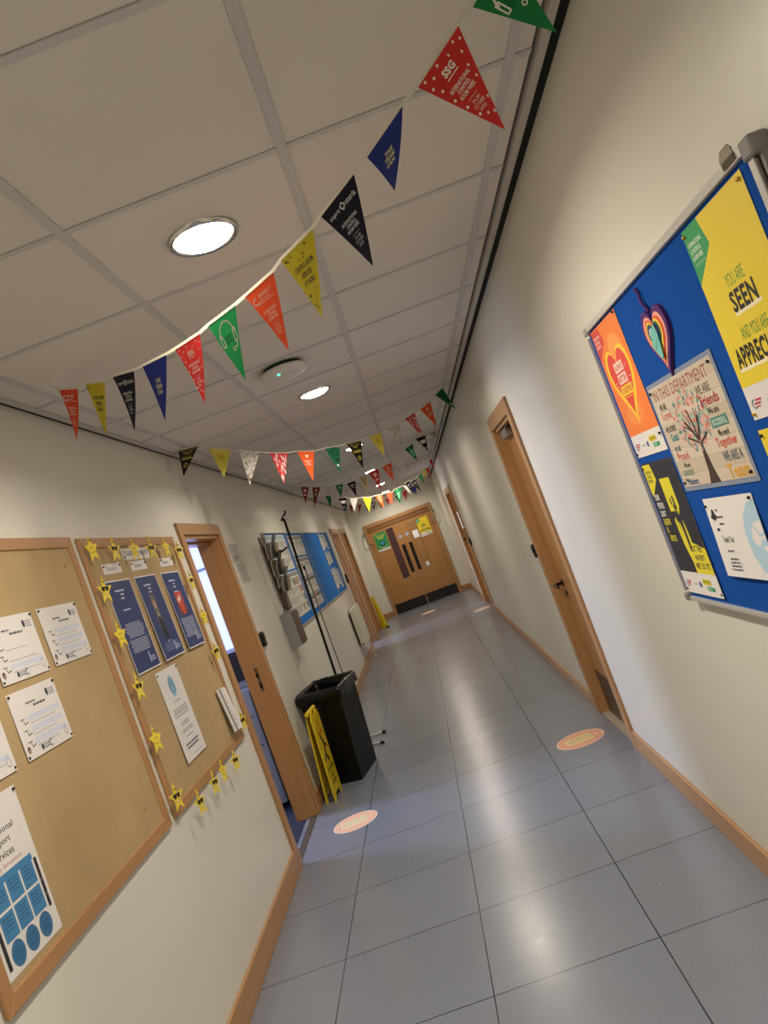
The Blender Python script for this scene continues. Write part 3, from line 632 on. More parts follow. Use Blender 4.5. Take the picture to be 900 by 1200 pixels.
t = empty('dispenser_box', (XL, 6.71, 1.035), 'grey wall box with a brown front below the leaflet rack', 'wall box')
b = MB(); b.box(XL+.001, XL+.100, 6.57, 6.86, 1.035, 1.338, mat('grey_steel', '#8f908c', .5)); b.build('housing', t, bevel=.004)
b = MB(); b.box(XL+.1005, XL+.106, 6.58, 6.85, 1.045, 1.328, mat('box_brown', '#3f2e22', .3)); b.build('front_panel', t)
b = MB(); b.tube([(XL+.04, 6.62, 1.338), (XL+.04, 6.62, 1.36), (XL+.04, 6.78, 1.36), (XL+.04, 6.78, 1.338)], .004, WIRE, 8); b.build('handle', t)

# radiator
t = empty('radiator', (XL+.05, 11.7, .30), 'cream panel radiator under the display board', 'radiator')
b = MB(); b.box(XL+.035, XL+.10, 11.2, 12.15, .30, .875, CREAMR)
for i in range(18): b.box(XL+.10, XL+.106, 11.235+i*.05, 11.262+i*.05, .33, .845, CREAMR)
b.build('panel', t, bevel=.006)
b = MB(); b.tube([(XL+.036, 11.195, .84), (XL+.06, 11.195, .84)], .016, WHITEP, 10); b.tube([(XL+.067, 11.19, .35), (XL+.067, 11.16, .35)], .014, GREYP, 10); b.build('plug', t)
b = MB(); b.tube([(XL+.067, 12.151, .36), (XL+.067, 12.19, .36), (XL+.067, 12.20, .33), (XL+.067, 12.20, .002)], .010, CREAMR, 10); b.tube([(XL+.067, 12.20, .32), (XL+.067, 12.20, .39)], .018, WHITEP, 12); b.build('valve', t)
b = MB(); b.box(XL+.0005, XL+.035, 11.4, 11.43, .33, .84, GREYP); b.box(XL+.0005, XL+.035, 11.95, 11.98, .33, .84, GREYP); b.build('bracket', t)

# ------------------------------------------------------------------ bin, wet-floor sign, stand
t = empty('waste_bin', (-1.09, 6.14, 0), 'tall black open-topped waste bin against the left wall', 'bin')
lo = [(-1.255, 5.985), (-1.013, 5.885), (-.922, 6.315), (-1.165, 6.42)]
hi = [(-1.285, 5.965), (-.935, 5.785), (-.860, 6.255), (-1.215, 6.47)]
def lerp(a, b_, t_): return tuple(p+(q-p)*t_ for p, q in zip(a, b_))
def inset(P, d):
    c = (sum(p[0] for p in P)/4, sum(p[1] for p in P)/4); o = []
    for p in P:
        L = math.hypot(p[0]-c[0], p[1]-c[1]); o.append((p[0]-(p[0]-c[0])/L*d, p[1]-(p[1]-c[1])/L*d))
    return o
HB = .715
def at(P, z): return [(*p, z) for p in P]
b = MB()
lvls = [(lo, 0.045), ([lerp(a, c, 1) for a, c in zip(lo, hi)], HB)]
outer0, outer1 = at(lo, .0), at(hi, HB)
inn1, inn0 = at(inset(hi, .010), HB), at(inset([lerp(a, c, .1) for a, c in zip(lo, hi)], .012), .03)
V = outer0+outer1+inn1+inn0
F = [(3, 2, 1, 0)]+[(i, (i+1) % 4, (i+1) % 4+4, i+4) for i in range(4)]+[(i+4, (i+1) % 4+4, (i+1) % 4+8, i+8) for i in range(4)]+[(i+8, (i+1) % 4+8, (i+1) % 4+12, i+12) for i in range(4)]+[(12, 13, 14, 15)]
b.add(V, F, BLKP); b.build('body', t, bevel=.012)
b = MB()   # rolled rim
ring = [Vector(p) for p in at(inset(hi, -.004), HB)]
pts = []
for i in range(4):
    a, c = ring[i], ring[(i+1) % 4]; pts += [a.lerp(c, .06), a.lerp(c, .5), a.lerp(c, .94)]
pts.append(pts[0]); b.tube(pts, .013, BLKP, 10, cap=False); b.build('rim', t)
b = MB()   # liner folded over the front rim
rnd = random.Random(4); V = []; F = []
inn = inset(hi, .014); outp = inset(hi, -.024); N = 14; cnt = 0
for i in range(4):
    for k in range(N):
        f_ = k/N; a = lerp(inn[i], inn[(i+1) % 4], f_); c = lerp(outp[i], outp[(i+1) % 4], f_); m_ = lerp(a, c, .5)
        V += [(*lerp(a, (-1.075, 6.12), .16), HB-.22), (*a, HB-.01+rnd.uniform(-.004, .004)), (*m_, HB+.018+rnd.uniform(0, .007)), (*c, HB-.004), (*lerp(c, m_, rnd.uniform(-.1, .3)), HB-.05-rnd.uniform(0, .03))]
n_ = 4*N
for k in range(n_):
    for q in range(4): a = k*5+q; c = ((k+1) % n_)*5+q; F.append((a, c, c+1, a+1))
b.add(V, F, mat('bin_liner', '#08080a', .3, spec=.35), True); o = b.build('bin_liner', t)
so = o.modifiers.new('s', 'SOLIDIFY'); so.thickness = .0015

# folded A-board leaning on the bin
t = empty('wet_floor_sign', (-1.235, 5.62, 0), 'folded yellow wet-floor sign leaning between door frame and black bin', 'sign')
def board_leaf(nm, A, B_, Ct, Dt, th, txt=False):
    """A,B bottom corners; D,C top corners"""
    A, B_, Ct, Dt = map(Vector, (A, B_, Ct, Dt)); n = (B_-A).cross(Dt-A).normalized()
    U = (B_-A); Vv = (Dt-A); wd, ht = U.length, Vv.length
    b = MB(); b.n0 = th+.0006
    def P(u_, v_): return (u_*wd, v_*ht)
    poly = [P(0, 0), P(.16, 0), P(.24, .07), P(.76, .07), P(.84, 0), P(1, 0), P(.98, .9), P(.90, .97), P(.70, 1), P(.62, .955), P(.38, .955), P(.30, 1), P(.10, .97), P(.02, .9)]
    b.prism(poly, 0, th, YEL)
    if txt:
        k_ = ink('#1c1a12'); b.poly([P(.5, .90), P(.25, .72), P(.75, .72)], ink('#c8451c')); b.poly([P(.5, .86), P(.36, .745), P(.64, .745)], YEL)
        b.line([P(.45, .66), P(.55, .60), P(.42, .50), P(.62, .40)], .03, k_); b.line([P(.55, .60), P(.78, .56)], .02, k_); b.line([P(.42, .50), P(.2, .44)], .024, k_); b.ell(*P(.42, .69), .016, .018, k_)
        b.text('CAUTION', wd*.5, ht*.30, .038, k_, w=wd*.72, bold=.03); b.text('WET', wd*.5, ht*.22, .03, k_, w=wd*.34, bold=.03); b.text('FLOOR', wd*.5, ht*.155, .03, k_, w=wd*.5, bold=.03)
    un, vn = U.normalized(), n.cross(U.normalized())
    Mx = Matrix(((un.x, vn.x, n.x), (un.y, vn.y, n.y), (un.z, vn.z, n.z)))
    b.V = [tuple(A+Mx @ Vector(v)) for v in b.V]
    return b.build(nm, t)
board_leaf('front_leaf', (-1.200, 5.580, .0), (-1.182, 5.845, .0), (-1.150, 5.82, .645), (-1.168, 5.56, .645), .010, True)
board_leaf('rear_leaf', (-1.268, 5.600, .0), (-1.250, 5.855, .0), (-1.185, 5.83, .635), (-1.203, 5.575, .635), .010)
b = MB(); b.tube([(-1.178, 5.572, .645), (-1.160, 5.818, .645)], .016, YEL, 10); b.build('hinge', t)
# second folded sign far down by the left doors
t = empty('wet_floor_sign', (-1.24, 15.75, 0), 'narrow folded yellow sign leaning at the far left by the end doors', 'sign')
b = MB(); b.hexa([(-1.29, 15.70, 0), (-1.19, 15.66, 0), (-1.16, 15.92, 0), (-1.27, 15.94, 0)], [(-1.285, 15.72, .68), (-1.25, 15.71, .68), (-1.24, 15.90, .68), (-1.28, 15.92, .68)], YEL); b.build('front_leaf', t, bevel=.004)
b = MB(); b.box(-1.19, -1.13, 15.60, 15.66, 0, .03, BLKP); b.build('foot', t)

t = empty('tripod_stand', (-1.06, 6.95, 0), 'thin black pole stand rising behind the black bin, pale feet on floor', 'stand')
b = MB(); b.tube([(-1.105, 6.85, .02), (-1.035, 6.85, 2.10)], [.012, .011], BLKP, 12)
b.tube([(-1.035, 6.85, 2.09), (-1.045, 6.85, 2.125), (-1.02, 6.85, 2.14), (-1.005, 6.85, 2.155), (-1.005, 6.85, 2.175)], .008, BLKP, 8); b.tube([(-1.03, 6.85, 2.095), (-1.065, 6.85, 2.11)], .010, BLKP, 8)
tag(b.build('pole', t), 'black pole with a hook at its top')
b = MB(); b.tube([(-1.065, 7.12, .02), (-1.055, 7.12, 1.62)], .006, GREYP, 10); b.tube([(-1.055, 7.12, 1.62), (-1.055, 7.12, 1.66)], .009, BLKP, 8); tag(b.build('pole', t), 'thin grey pole')
b = MB(); b.tube([(-1.105, 6.83, .018), (-1.063, 7.13, .018)], .012, BLKP, 10); b.build('base_bar', t)
for ya, yb in ((6.87, 6.72), (7.08, 7.08)):
    b = MB(); b.tube([(-1.09, ya, .016), (-.90, yb, .012)], .009, mat('silver_tube', '#dcdcdc', .3, metal=.3), 10); l_ = b.build('leg', t)
    b = MB(); b.tube([(-.905, yb, .012), (-.872, yb-.005, .012)], .0115, BLKP, 10); b.build('foot_tip', l_, off=(-1.06, 6.95, 0))

# copier in the office
t = empty('copier', (-1.9, 6.15, 0), 'grey office copier with black top seen through the open doorway', 'copier')
b = MB(); b.box(-2.2, -1.60, 5.88, 6.5, .04, .93, mat('copier_grey', '#9a9ca6', .45)); b.box(-2.18, -1.615, 5.874, 5.88, .50, .503, BLKP); b.box(-2.18, -1.615, 5.874, 5.88, .72, .723, BLKP); b.box(-1.75, -1.68, 5.866, 5.874, .84, .87, BLKP); b.box(-1.75, -1.68, 5.866, 5.874, .30, .32, BLKP); b.build('body', t, bevel=.025)
b = MB(); b.box(-2.2, -1.50, 6.0, 6.5, .99, 1.22, mat('copier_dark', '#23252f', .4)); b.box(-2.2, -1.50, 6.02, 6.5, .93, .99, MATS['copier_grey']); b.box(-1.80, -1.74, 5.985, 6.0, 1.02, 1.18, MATS['copier_grey']); b.build('scanner_unit', t, bevel=.02)
b = MB(); b.box(-1.5995, -1.585, 5.91, 6.5, .03, .90, BLKP); b.box(-1.584, -1.475, 6.10, 6.5, .01, .86, BLKP); b.build('side_tray', t, bevel=.004)

# ------------------------------------------------------------------ floor stickers
def sticker(paler):
    a, c, k_ = ('#d9a184', '#e0cf94', '#5a5638') if not paler else ('#e3b497', '#e0d2a8', '#a9b09a')
    def d(s, w, h): pass
    def mk(x, y, rr, label):
        s = MB(); s.n0 = .0012; seg = 40
        s.prism([(rr*math.cos(2*PI*i/seg), rr*math.sin(2*PI*i/seg)) for i in range(seg)], .0003, .0011, ink('#e8cdbb'))
        s.ell(0, 0, rr*.95, rr*.95, ink(a), 36)
        for i in range(3):
            u0 = -.075+i*.052; s.rect(u0, -.062, u0+.046, .062, ink(c))
            s.text('KEEP', u0+.023, .018, .018, ink(k_), w=.036, bold=.03); s.text(('2M', 'APART', '2M')[i], u0+.023, -.025, .018, ink(k_), w=.034, bold=.03)
        s.rect(-.098, -.05, -.082, .05, ink(c)); s.line([(.095, .03), (.115, 0), (.095, -.03)], .006, ink('#ecc9b4')); s.ell(.105, 0, .008, .008, ink('#ecc9b4'))
        o = s.build('floor_sticker'); o.matrix_world = frame('F', (x, y, 0), .1); tag(o, label, 'floor sticker', 'round distancing stickers on the floor')
    return mk
sticker(True)(-1.0, 5.02, .150, 'round peach floor sticker in front of the open doorway')
sticker(False)(.522, 5.03, .156, 'round orange floor sticker by the near right-hand door')
sticker(True)(-.30, 15.62, .15, 'pale round floor sticker in front of the double doors')  # paler colours carry the glint on this far sticker and the next
sticker(True)(.60, 13.1, .15, 'pale round floor sticker by the far right-hand door')

# ------------------------------------------------------------------ right board
XB = XR-.001; y0, y1, z0, z1 = 1.272, 2.503, 1.098, 2.008
t = empty('noticeboard', (XB, (y0+y1)/2, z0), 'blue felt noticeboard with aluminium frame on the right wall', 'noticeboard')
b = MB(); b.box(XB-.020, XB, y0+.012, y1-.008, z0+.012, z1-.012, BLUEF); b.build('felt_panel', t)
b = MB()
ALW = mat('frame_white_alu', '#c9c6c0', .35, metal=.35)
b.box(XB-.030, XB, y0+.03, y1-.03, z1-.014, z1+.004, ALW); b.box(XB-.030, XB, y0+.03, y1-.03, z0, z0+.012, ALW)
b.box(XB-.030, XB, y1-.008, y1, z0+.03, z1-.03, ALW); b.box(XB-.030, XB, y0+.010, y0+.028, z0+.03, z1-.03, ALW)
b.box(XB-.026, XB, y0+.004, y0+.010, z0+.03, z1-.03, mat('track_dark', '#3b362f', .4, metal=.5)); b.box(XB-.022, XB, y0-.006, y0+.004, z0+.03, z1-.03, GREYP)
b.build('frame', t, bevel=.0015)
for (yy, zz) in ((y0+.012, z1-.014), (y0+.012, z0+.014)):
    b = MB(); b.box(XB-.036, XB, yy-.020, yy+.020, zz-.018, zz+.018, GREYP); tag(b.build('corner_cap', t, bevel=.006), 'grey plastic corner cap')
for zz in (z1-.010, z0+.010):
    b = MB(); b.box(XB-.034, XB, y1-.028, y1+.004, zz-.012, zz+.012, ALU if zz > 1.5 else GREYP); b.build('corner_cap', t, bevel=.004)
XS = XB-.0215
def orange_poster(s, w, h):
    s.rect(0, .07, w, h, ink('#ee7f38')); s.ell(w*.62, h-.10, .07, .055, ink('#f09a4e'), 24); s.ell(w*.45, .13, .08, .035, ink('#f08f48'), 24)
    s.poly([(0, h-.004), (.085, h-.004), (.100, h-.05), (0, h-.10)], ink('#cf4436'))
    for i, q in enumerate(('INTERNATIONAL', 'CONTROL', 'ROOM WEEK')): s.text(q, .010, h-.032-i*.014, .010, ink('#f2d8c8'), w=.066-.014*(i > 0), al='l', bold=.02)
    s.poly(heart(w/2, .225, .235, .245), ink('#f2c92e')); s.poly(heart(w/2, .232, .195, .205), ink('#dc4538'))
    for i, (q, cc) in enumerate((('ALWAYS', '#f0cfc0'), ('BETTER', '#f0cfc0'), ('TOGETHER', '#f2c92e'))):
        ww = (.085, .085, .105)[i]; v = .262-i*.036; s.rect(w/2-ww/2, v, w/2+ww/2, v+.030, ink(cc)); s.text(q, w/2, v+.006, .018, ink('#c23a2c'), w=ww-.014, bold=.03)
    s.rect(w/2-.055, .183, w/2+.055, .185, ink('#f2c92e'))
    for a in (-35, -10, 145+60, 190, 30, 225): 
        ca, sa = math.cos(math.radians(a)), math.sin(math.radians(a)); s.line([(w/2+.062*ca, .245+.045*sa), (w/2+.078*ca, .245+.058*sa)], .0025, ink('#f0cfc0'))
    footer(s, w)
def black_poster(s, w, h):
    D = ink('#26272e'); Y = ink('#ddd02c')
    s.rect(0, .07, w, h, D); s.poly([(.004, h-.004), (.078, h-.004), (.092, h-.055), (.012, h-.108), (.004, h-.09)], Y)
    for i, q in enumerate(('INTERNATIONAL', 'CONTROL', 'ROOM WEEK')): s.text(q, .014, h-.034-i*.014, .010, D, w=.060-.012*(i > 0), al='l', bold=.02)
    # fist with cape shapes
    s.rect(.118, .275, .205, .365, Y); s.poly([(.118, .285), (.118, .262), (.150, .262), (.155, .275)], Y); s.poly([(.15, .27), (.175, .248), (.192, .262), (.205, .28)], Y)
    s.line([(.148, .30), (.150, .285)], .010, D); s.line([(.172, .306), (.176, .272)], .013, D); s.line([(.160, .28), (.172, .258), (.172, .24)], .010, D)
    s.poly([(.125, .235), (.140, .245), (.150, .20), (.160, .12), (.20, .105), (.245, .09), (.285-.001, .07), (.165, .07), (.150, .10), (.128, .16)], Y)
    s.poly([(.150, .232), (.160, .222), (.185, .12), (.158, .12)], Y); s.poly([(.185, .225), (.190, .235), (.196, .215), (.205, .115), (.180, .115)], Y); s.poly([(.165, .20), (.172, .21), (.176, .13), (.166, .13)], D)
    for i, (q, cc) in enumerate((('SOME', '#e8e6e0'), ('PEOPLE', '#e8e6e0'), ("DON'T", '#e8e6e0'), ('BELIEVE', '#ddd02c'), ('IN', '#ddd02c'), ('HEROES', '#ddd02c'))):
        s.text(q, .020+.001*i, .300-i*.0265, .020, ink(cc), w=(.040, .055, .046, .058, .012, .056)[i], al='l', bold=.03)
    s.poly([(.15, .07), (w, .07), (w, .148), (.20, .165), (.15, .12)], Y)
    for i, q in enumerate(('BUT THEY', "HAVEN'T", 'MET US YET')): s.text(q, .218, .136-i*.026, .019, D, w=(.085, .075, .105)[i], bold=.03)
    footer(s, w)
def tree_poster(s, w, h):
    s.dn = .00001
    for i in range(8):
        s.rect(0, i*h/8, w, (i+1)*h/8-.0008, ink(('#c9bba6', '#c3b49e', '#cdc0ac')[i % 3])); 
    s.rect(0, 0, w, h*.001, ink('#8f8474'))
    for i in range(1, 8): s.rect(0, i*h/8-.0007, w, i*h/8+.0003, ink('#a39683'))
    br = ink('#3f2f24')
    s.text('IN THIS DEPARTMENT', w*.48, h-.040, .030, ink('#8e2f2c'), w=w*.86, bold=.0)
    tx = w*.49
    s.poly([(tx-.034, .0), (tx+.034, .0), (tx+.020, .035), (tx+.011, .085), (tx+.013, .12), (tx-.013, .12), (tx-.010, .085), (tx-.018, .03)], br)
    rd = random.Random(3); pal = ['#d98070', '#6fa0a0', '#e0a090', '#8bb8a8', '#cf6a60', '#56808c', '#e4b8a4', '#9fc8b4', '#e2a898']
    for i in range(240):
        a = rd.uniform(0, 2*PI); q = math.sqrt(rd.random()); x = tx-.005+q*.112*math.cos(a); y = .165+q*.080*math.sin(a)
        if y < .085 or y > .24: continue
        m_ = ink(rd.choice(pal)); an = rd.uniform(0, PI)
        if i % 25: s.layer -= 3
        s.ell(x, y, .0058, .0040, m_, 8, rot=an); s.layer -= 1
        for fi in range(3): s.line([(x, y), (x+.0092*math.cos(an+fi*.5-.5), y+.0092*math.sin(an+fi*.5-.5))], .0022, m_)
    for a, c, dd in (((tx-.004, .115), (tx-.05, .165), .010), ((tx, .115), (tx-.012, .19), .009), ((tx+.003, .115), (tx+.04, .17), .010), ((tx-.005, .105), (tx-.065, .125), .006), ((tx+.006, .105), (tx+.062, .125), .006), ((tx-.03, .14), (tx-.065, .155), .004), ((tx+.022, .14), (tx+.03, .19), .004)): s.line([a, ((a[0]+c[0])/2+.003, (a[1]+c[1])/2), c], dd, br)
    L = [('WE ARE', .035, .215, .05, '#54504a', .018), ('Loyal', .03, .185, .07, '#c86a5c', .026), ('WE ACHIEVE', .02, .155, .075, '#4a4a48', .016), ('Goals', .035, .128, .055, '#2f7f84', .022), ('WE ARE', .03, .10, .045, '#5a6a70', .014), ('Proud', .03, .073, .08, '#c86a5c', .024), ('We are', .05, .052, .045, '#3f3a36', .014), ('CONFIDENT', .02, .030, .085, '#7f9a84', .016), ('We are', .02, .014, .035, '#4a4a48', .010), ('Patient', .035, .004, .075, '#335a86', .018)]
    for q, a, v, ww, cc, hh in L: s.text(q, a, v, hh, ink(cc), w=ww, al='l', bold=.02)
    Rr = [('WE ARE', .30, .212, .085, '#6f6a5c', .022), ('Friends', .305, .182, .105, '#a8322e', .026), ('We are', .325, .160, .062, '#2f2c2a', .017), ('We work', .335, .105, .062, '#3a3836', .016), ('Together', .305, .075, .115, '#cf5a4a', .028), ('WE ARE A', .315, .045, .105, '#5a6a72', .024), ('Team', .310, .004, .115, '#d8a02c', .034)]
    for q, a, v, ww, cc, hh in Rr: s.text(q, a, v, hh, ink(cc), w=ww, al='l', bold=.02)
    s.rect(.318, .127, .412, .152, ink('#4f8478')); s.text('SUCCESSFUL', .365, .132, .015, ink('#c9d4c4'), w=.08, bold=.02)
def thanks(s, w, h):
    B = ink('#a9c8da'); K = ink('#26282e'); P_ = PAPER
    s.poly([(w, h*.93), (w*.86, h*.90), (w*.72, h*.75), (w*.66, h*.55), (w*.68, h*.3), (w*.78, h*.10), (w*.88, .002), (w, .002)], B)
    s.poly([(w, h*.70), (w*.86, h*.66), (w*.80, h*.60), (w*.76, h*.46), (w*.85, h*.38), (w*.93, h*.48), (w, h*.46)], P_); s.line([(w*.84, h*.62), (w*.92, h*.52), (w, h*.55)], .006, B); s.poly([(w*.90, h*.40), (w*.96, h*.30), (w, h*.34), (w, h*.40)], P_); s.poly([(w*.93, h*.26), (w, h*.20), (w, h*.12), (w*.93, h*.13)], P_)
    s.ell(.040, h-.045, .011, .016, K, 14); s.ell(.028, h-.05, .008, .006, K, 10); s.ell(.052, h-.05, .008, .006, K, 10); s.rect(.034, h-.088, .052, h-.080, K)
    for i, q in enumerate(('The', 'Scottish', 'Police')): s.lines(.062, h-.030-i*.018, .062+(.015, .035, .04)[i], 1, .01, .006, ink('#55575c'), i)
    s.text('Thank You!', .050, h-.118, .017, K, w=.068, al='l')
    s.rect(.035, h-.146, .130, h-.1455, inkg); s.lines(.055, h-.139, .105, 1, .01, .004, inkb, 2); s.lines(.05, h-.160, .115, 4, .0095, .0045, inkb, 6, True); s.lines(.04, .022, .075, 1, .01, .003, inkg, 1); s.lines(.10, .022, .13, 1, .01, .003, inkg, 2); s.line([(.04, .032), (.05, .038), (.065, .031)], .001, inkg); s.line([(.095, .032), (.11, .04), (.13, .031)], .001, inkg)
sheet('poster', 'R', (XS, 2.472, 1.567), .283, .420, orange_poster, 'orange poster with a red heart in the upper left of the blue noticeboard', 'poster', pins=((.272, .414), (.008, .012), (.274, .05)), pinmat='k')
sheet('poster', 'R', (XS, 2.476, 1.125), .283, .420, black_poster, 'black and yellow heroes poster in the lower left of the blue noticeboard', 'poster', pins=((.010, .405), (.275, .012), (.008, .012)), curl=.004)
# laminated poster with clear rim
o = sheet('poster', 'R', (XS-.0012, 2.163, 1.452), .440, .283, tree_poster, 'laminated poster of a hand-print tree, landscape, centre of the blue noticeboard', 'poster', pins=corners(.440, .283, .012))
s = MB(); RP = [(-.012, -.012), (.452, -.012), (.452, .295), (-.012, .295)]; s.prism(RP, -.0008, -.0001, mat('laminate_edge', '#8390a6', .2)); q = s.build('laminate_border', o, off=(0, 0, 0)); bv = q.modifiers.new('b', 'BEVEL'); bv.width = .004
sheet('certificate', 'R', (XS, 2.082, 1.203), .298, .210, thanks, 'white thank-you sheet with a pale blue face, below the tree poster', 'certificate', pins=((.010, .190), (.285, .200)), curl=.010, tilt=.01)
sheet('poster', 'R', (XS, 1.636, 1.567), .292, .418, yellow_seen, 'large yellow poster reading you are seen, upper right of blue noticeboard', 'poster', pins=((.281, .405), (.010, .405), (.012, .012)), pinmat='g')
def yellow2(s, w, h):
    s.rect(0, .07, w, h, ink('#e6cc2a')); k_ = ink('#2a2822')
    for i, q in enumerate(('INTERNATIONAL', 'CONTROL', 'ROOM WEEK')): s.text(q, .018, h-.040-i*.012, .008, k_, w=.05-.01*(i > 0), al='l', bold=.02)
    footer(s, w)
sheet('poster', 'R', (XS, 1.640, 1.125), .292, .420, yellow2, 'yellow poster at the lower right of the blue noticeboard, mostly out of view', 'poster', pins=((.010, .408),))
# clear plastic clip on the top frame
b = MB(); b.prism([(0, 0), (.05, 0), (.05, .022), (.04, .032), (.012, .032), (0, .02)], 0, .002, mat('clear_plastic', '#b9b3a6', .1, trans=.95)); o = b.build('plastic_clip'); o.matrix_world = frame('R', (XB-.031, 1.375, z1-.010)); tag(o, 'small clear plastic clip on the top frame of the blue noticeboard', 'clip')
# rainbow heart ornament
o = empty('heart_ornament', (XS, 1.945, 1.760), 'layered rainbow heart ornament hanging on the blue noticeboard', 'ornament')
def hm(nm, w_, h_, n0, n1, m, dv=0, label=None):
    s = MB(); s.prism(heart(0, .07+dv, w_, h_, 36), n0, n1, m)
    q = s.build(nm, o, off=(0, 0, 0)); q.matrix_local = Matrix.Translation((0, 0, 0)) @ frame('R', (0, 0, .0)) @ Matrix.Rotation(-.06, 4, 'Z')
    if label: tag(q, label)
    return q
hm('backing', .168, .178, -.001, .008, mat('felt_purple', '#4e2468', .9), 0, 'purple felt backing')
for i, (sc, cc) in enumerate(((.83, '#e6a090'), (.70, '#d8552e'), (.60, '#e6c84a'), (.50, '#2c5a48'), (.40, '#26366e'), (.30, '#d8cfd0'))):
    hm('layer', .168*sc, .174*sc, .008+i*.0012, .0092+i*.0012, mat('felt_%d' % i, cc, .9), .002*i)
s = MB(); s.prism([(-.018, .048), (.034, .078), (.030, .108), (-.002, .060+.04), (-.020, .065)], .016, .0175, mat('felt_mint', '#6fb8ae', .9)); s.prism([(-.030, .055+.01), (-.018, .048), (.006, .005+.016), (.018, .03), (.030, .075)], .0155, .0165, MATS['felt_mint'])
q = s.build('verse_patch', o, off=(0, 0, 0)); q.matrix_local = frame('R', (0, 0, 0))
b = MB(); b.tube([(-.004, 0, .145), (-.007, .016, .175), (-.005, .020, .200), (-.006, .028, .215)], [.005, .004, .0035, .005], MATS['felt_purple'], 8); b.build('hanging_cord', o, off=(0, 0, 0))

# ------------------------------------------------------------------ bunting
def clamp_dots(s, w, h, n, m, seed, rmin, rmax):
    rd = random.Random(seed)
    for _ in range(n):
        v = -rd.uniform(.008, h*.9); hw = w/2*(1+v/h)*.86; x = rd.uniform(-hw, hw); q = rd.uniform(rmin, rmax)
        s.ell(x, v, q, q, m, 10)
W, HF = .15, .21
CRW = ('INTERNATIONAL', 'CONTROL', 'ROOM WEEK')
def crw(s, cc, v0=-.070, full=True):
    for i, q in enumerate(CRW): s.text(q, 0, v0-i*.0125, .0095, cc, w=(.062, .038, .046)[i], bold=.02)
    if full:
        s.rect(-.015, v0-.036, .015, v0-.0352, cc)
        for i, q in enumerate(('24-30', 'OCTOBER', '2022')): s.text(q, 0, v0-.049-i*.011, .0075, cc, w=(.022, .030, .018)[i])
def d_red(s):
    wt = ink('#ece2dc'); crw(s, wt, -.078); s.text('SSG', 0, -.046, .018, wt, w=.036, bold=.05); s.rect(-.018, -.053, .018, -.0505, wt)
    for a, c in ((-.055, -.01), (-.035, -.022), (-.012, -.012), (.02, -.02), (.045, -.012), (.060, -.02), (-.052, -.035), (.045, -.04), (-.040, -.055), (.036, -.068), (-.034, -.09), (.034, -.095), (-.024, -.12), (.022, -.14), (-.014, -.150), (.012, -.17), (0, -.162)): s.ell(a, c, .0035 if a*c > 0 else .0024, .0035, wt, 10)
def d_blue(s):
    for i, q in enumerate(('THIS', 'TEAM', 'CAN')): s.text(q, 0, -.076-i*.020, .016, ink('#cbc59a'), w=(.030, .036, .030)[i], bold=.04)
def d_navy(s):
    wt = ink('#cfcfd2'); s.text('sopra', -.034, -.040, .013, wt, w=.040, bold=.01); s.text('steria', .034, -.038, .015, wt, w=.040, bold=.01)
    s.line([(-.009, -.028), (0, -.022), (.010, -.030), (0, -.040), (-.009, -.028)], .004, wt); crw(s, wt, -.075)
def d_yel(s):
    k = ink('#4a4436'); s.text('CONTROL ROOM', 0, -.065, .016, k, w=.078, bold=.02); s.text('HEROES', 0, -.088, .016, k, w=.042, bold=.02); s.text('AT WORK', 0, -.111, .016, k, w=.044, bold=.02)
    clamp_dots(s, W, .045, 9, ink('#8a5a1c'), 4, .0012, .0035)
    for a, c, q in ((-.058, -.015, .004), (-.050, -.02, .003), (.03, -.012, .004), (.012, -.13, .0025), (-.012, -.14, .004), (.006, -.155, .0025), (-.004, -.17, .003), (.004, -.18, .003), (.012, -.145, .002)): s.ell(a, c, q, q, ink('#3a3424' if a < 0 else '#8a5a1c'), 10)
def d_orange(s):
    wt = ink('#f0d8ca'); s.line(arc(-.035, -.035, .018, .010, 90, 300), .005, wt); s.text('EMERGENCY', .008, -.032, .010, wt, w=.062, bold=.02); s.text('SERVICES', .000, -.045, .008, wt, w=.05); s.rect(-.035, -.050, .045, -.0485, wt); crw(s, wt, -.082)
def d_head(s):
    wt = ink('#ece8dc'); s.line(arc(0, -.060, .034, .042, 0, 180, 18), .006, wt)
    for sg in (-1, 1):
        a = sg*.034; s.line([(a-.006, -.052), (a+.006, -.052), (a+.008-sg*.004, -.09), (a-.004-sg*.004, -.09), (a-.006, -.052)], .0045, wt)
    s.line([(.032, -.088), (.030, -.102), (.016, -.108)], .005, wt); s.line(arc(.010, -.108, .006, .006, 0, 360), .004, wt); s.text('CONTROL', 0, -.072, .010, ink('#0f4a2e'), w=.035, bold=.03); s.text('ROOM', 0, -.086, .010, ink('#0f4a2e'), w=.028, bold=.03)
def d_burst(s):
    cc = ink('#b9a94a')
    for i in range(13):
        a = math.radians(205+i*11); ca, sa = math.cos(a), math.sin(a)
        s.line([(-.070+i*.0117, -.002), (-.012+i*.002, -.045)], .0014, cc)
    s.rect(-.038, -.062, .038, -.0600, cc); s.rect(-.042, -.083, .042, -.066, ink('#26231c')); s.text('AWESOME', 0, -.083, .015, ink('#cfc23a'), w=.074, bold=.04); s.line(arc(0, -.125, .012, .014, 0, 360), .006, ink('#cfc23a'))
def d_yel2(s):
    s.line(arc(0, -.055, .042, .045, 10, 170), .003, ink('#d8d48a')); s.text('CONTROL', 0, -.055, .012, ink('#8a4a1c'), w=.05, bold=.03); s.text('ROOM', 0, -.075, .012, ink('#8a4a1c'), w=.036, bold=.03)
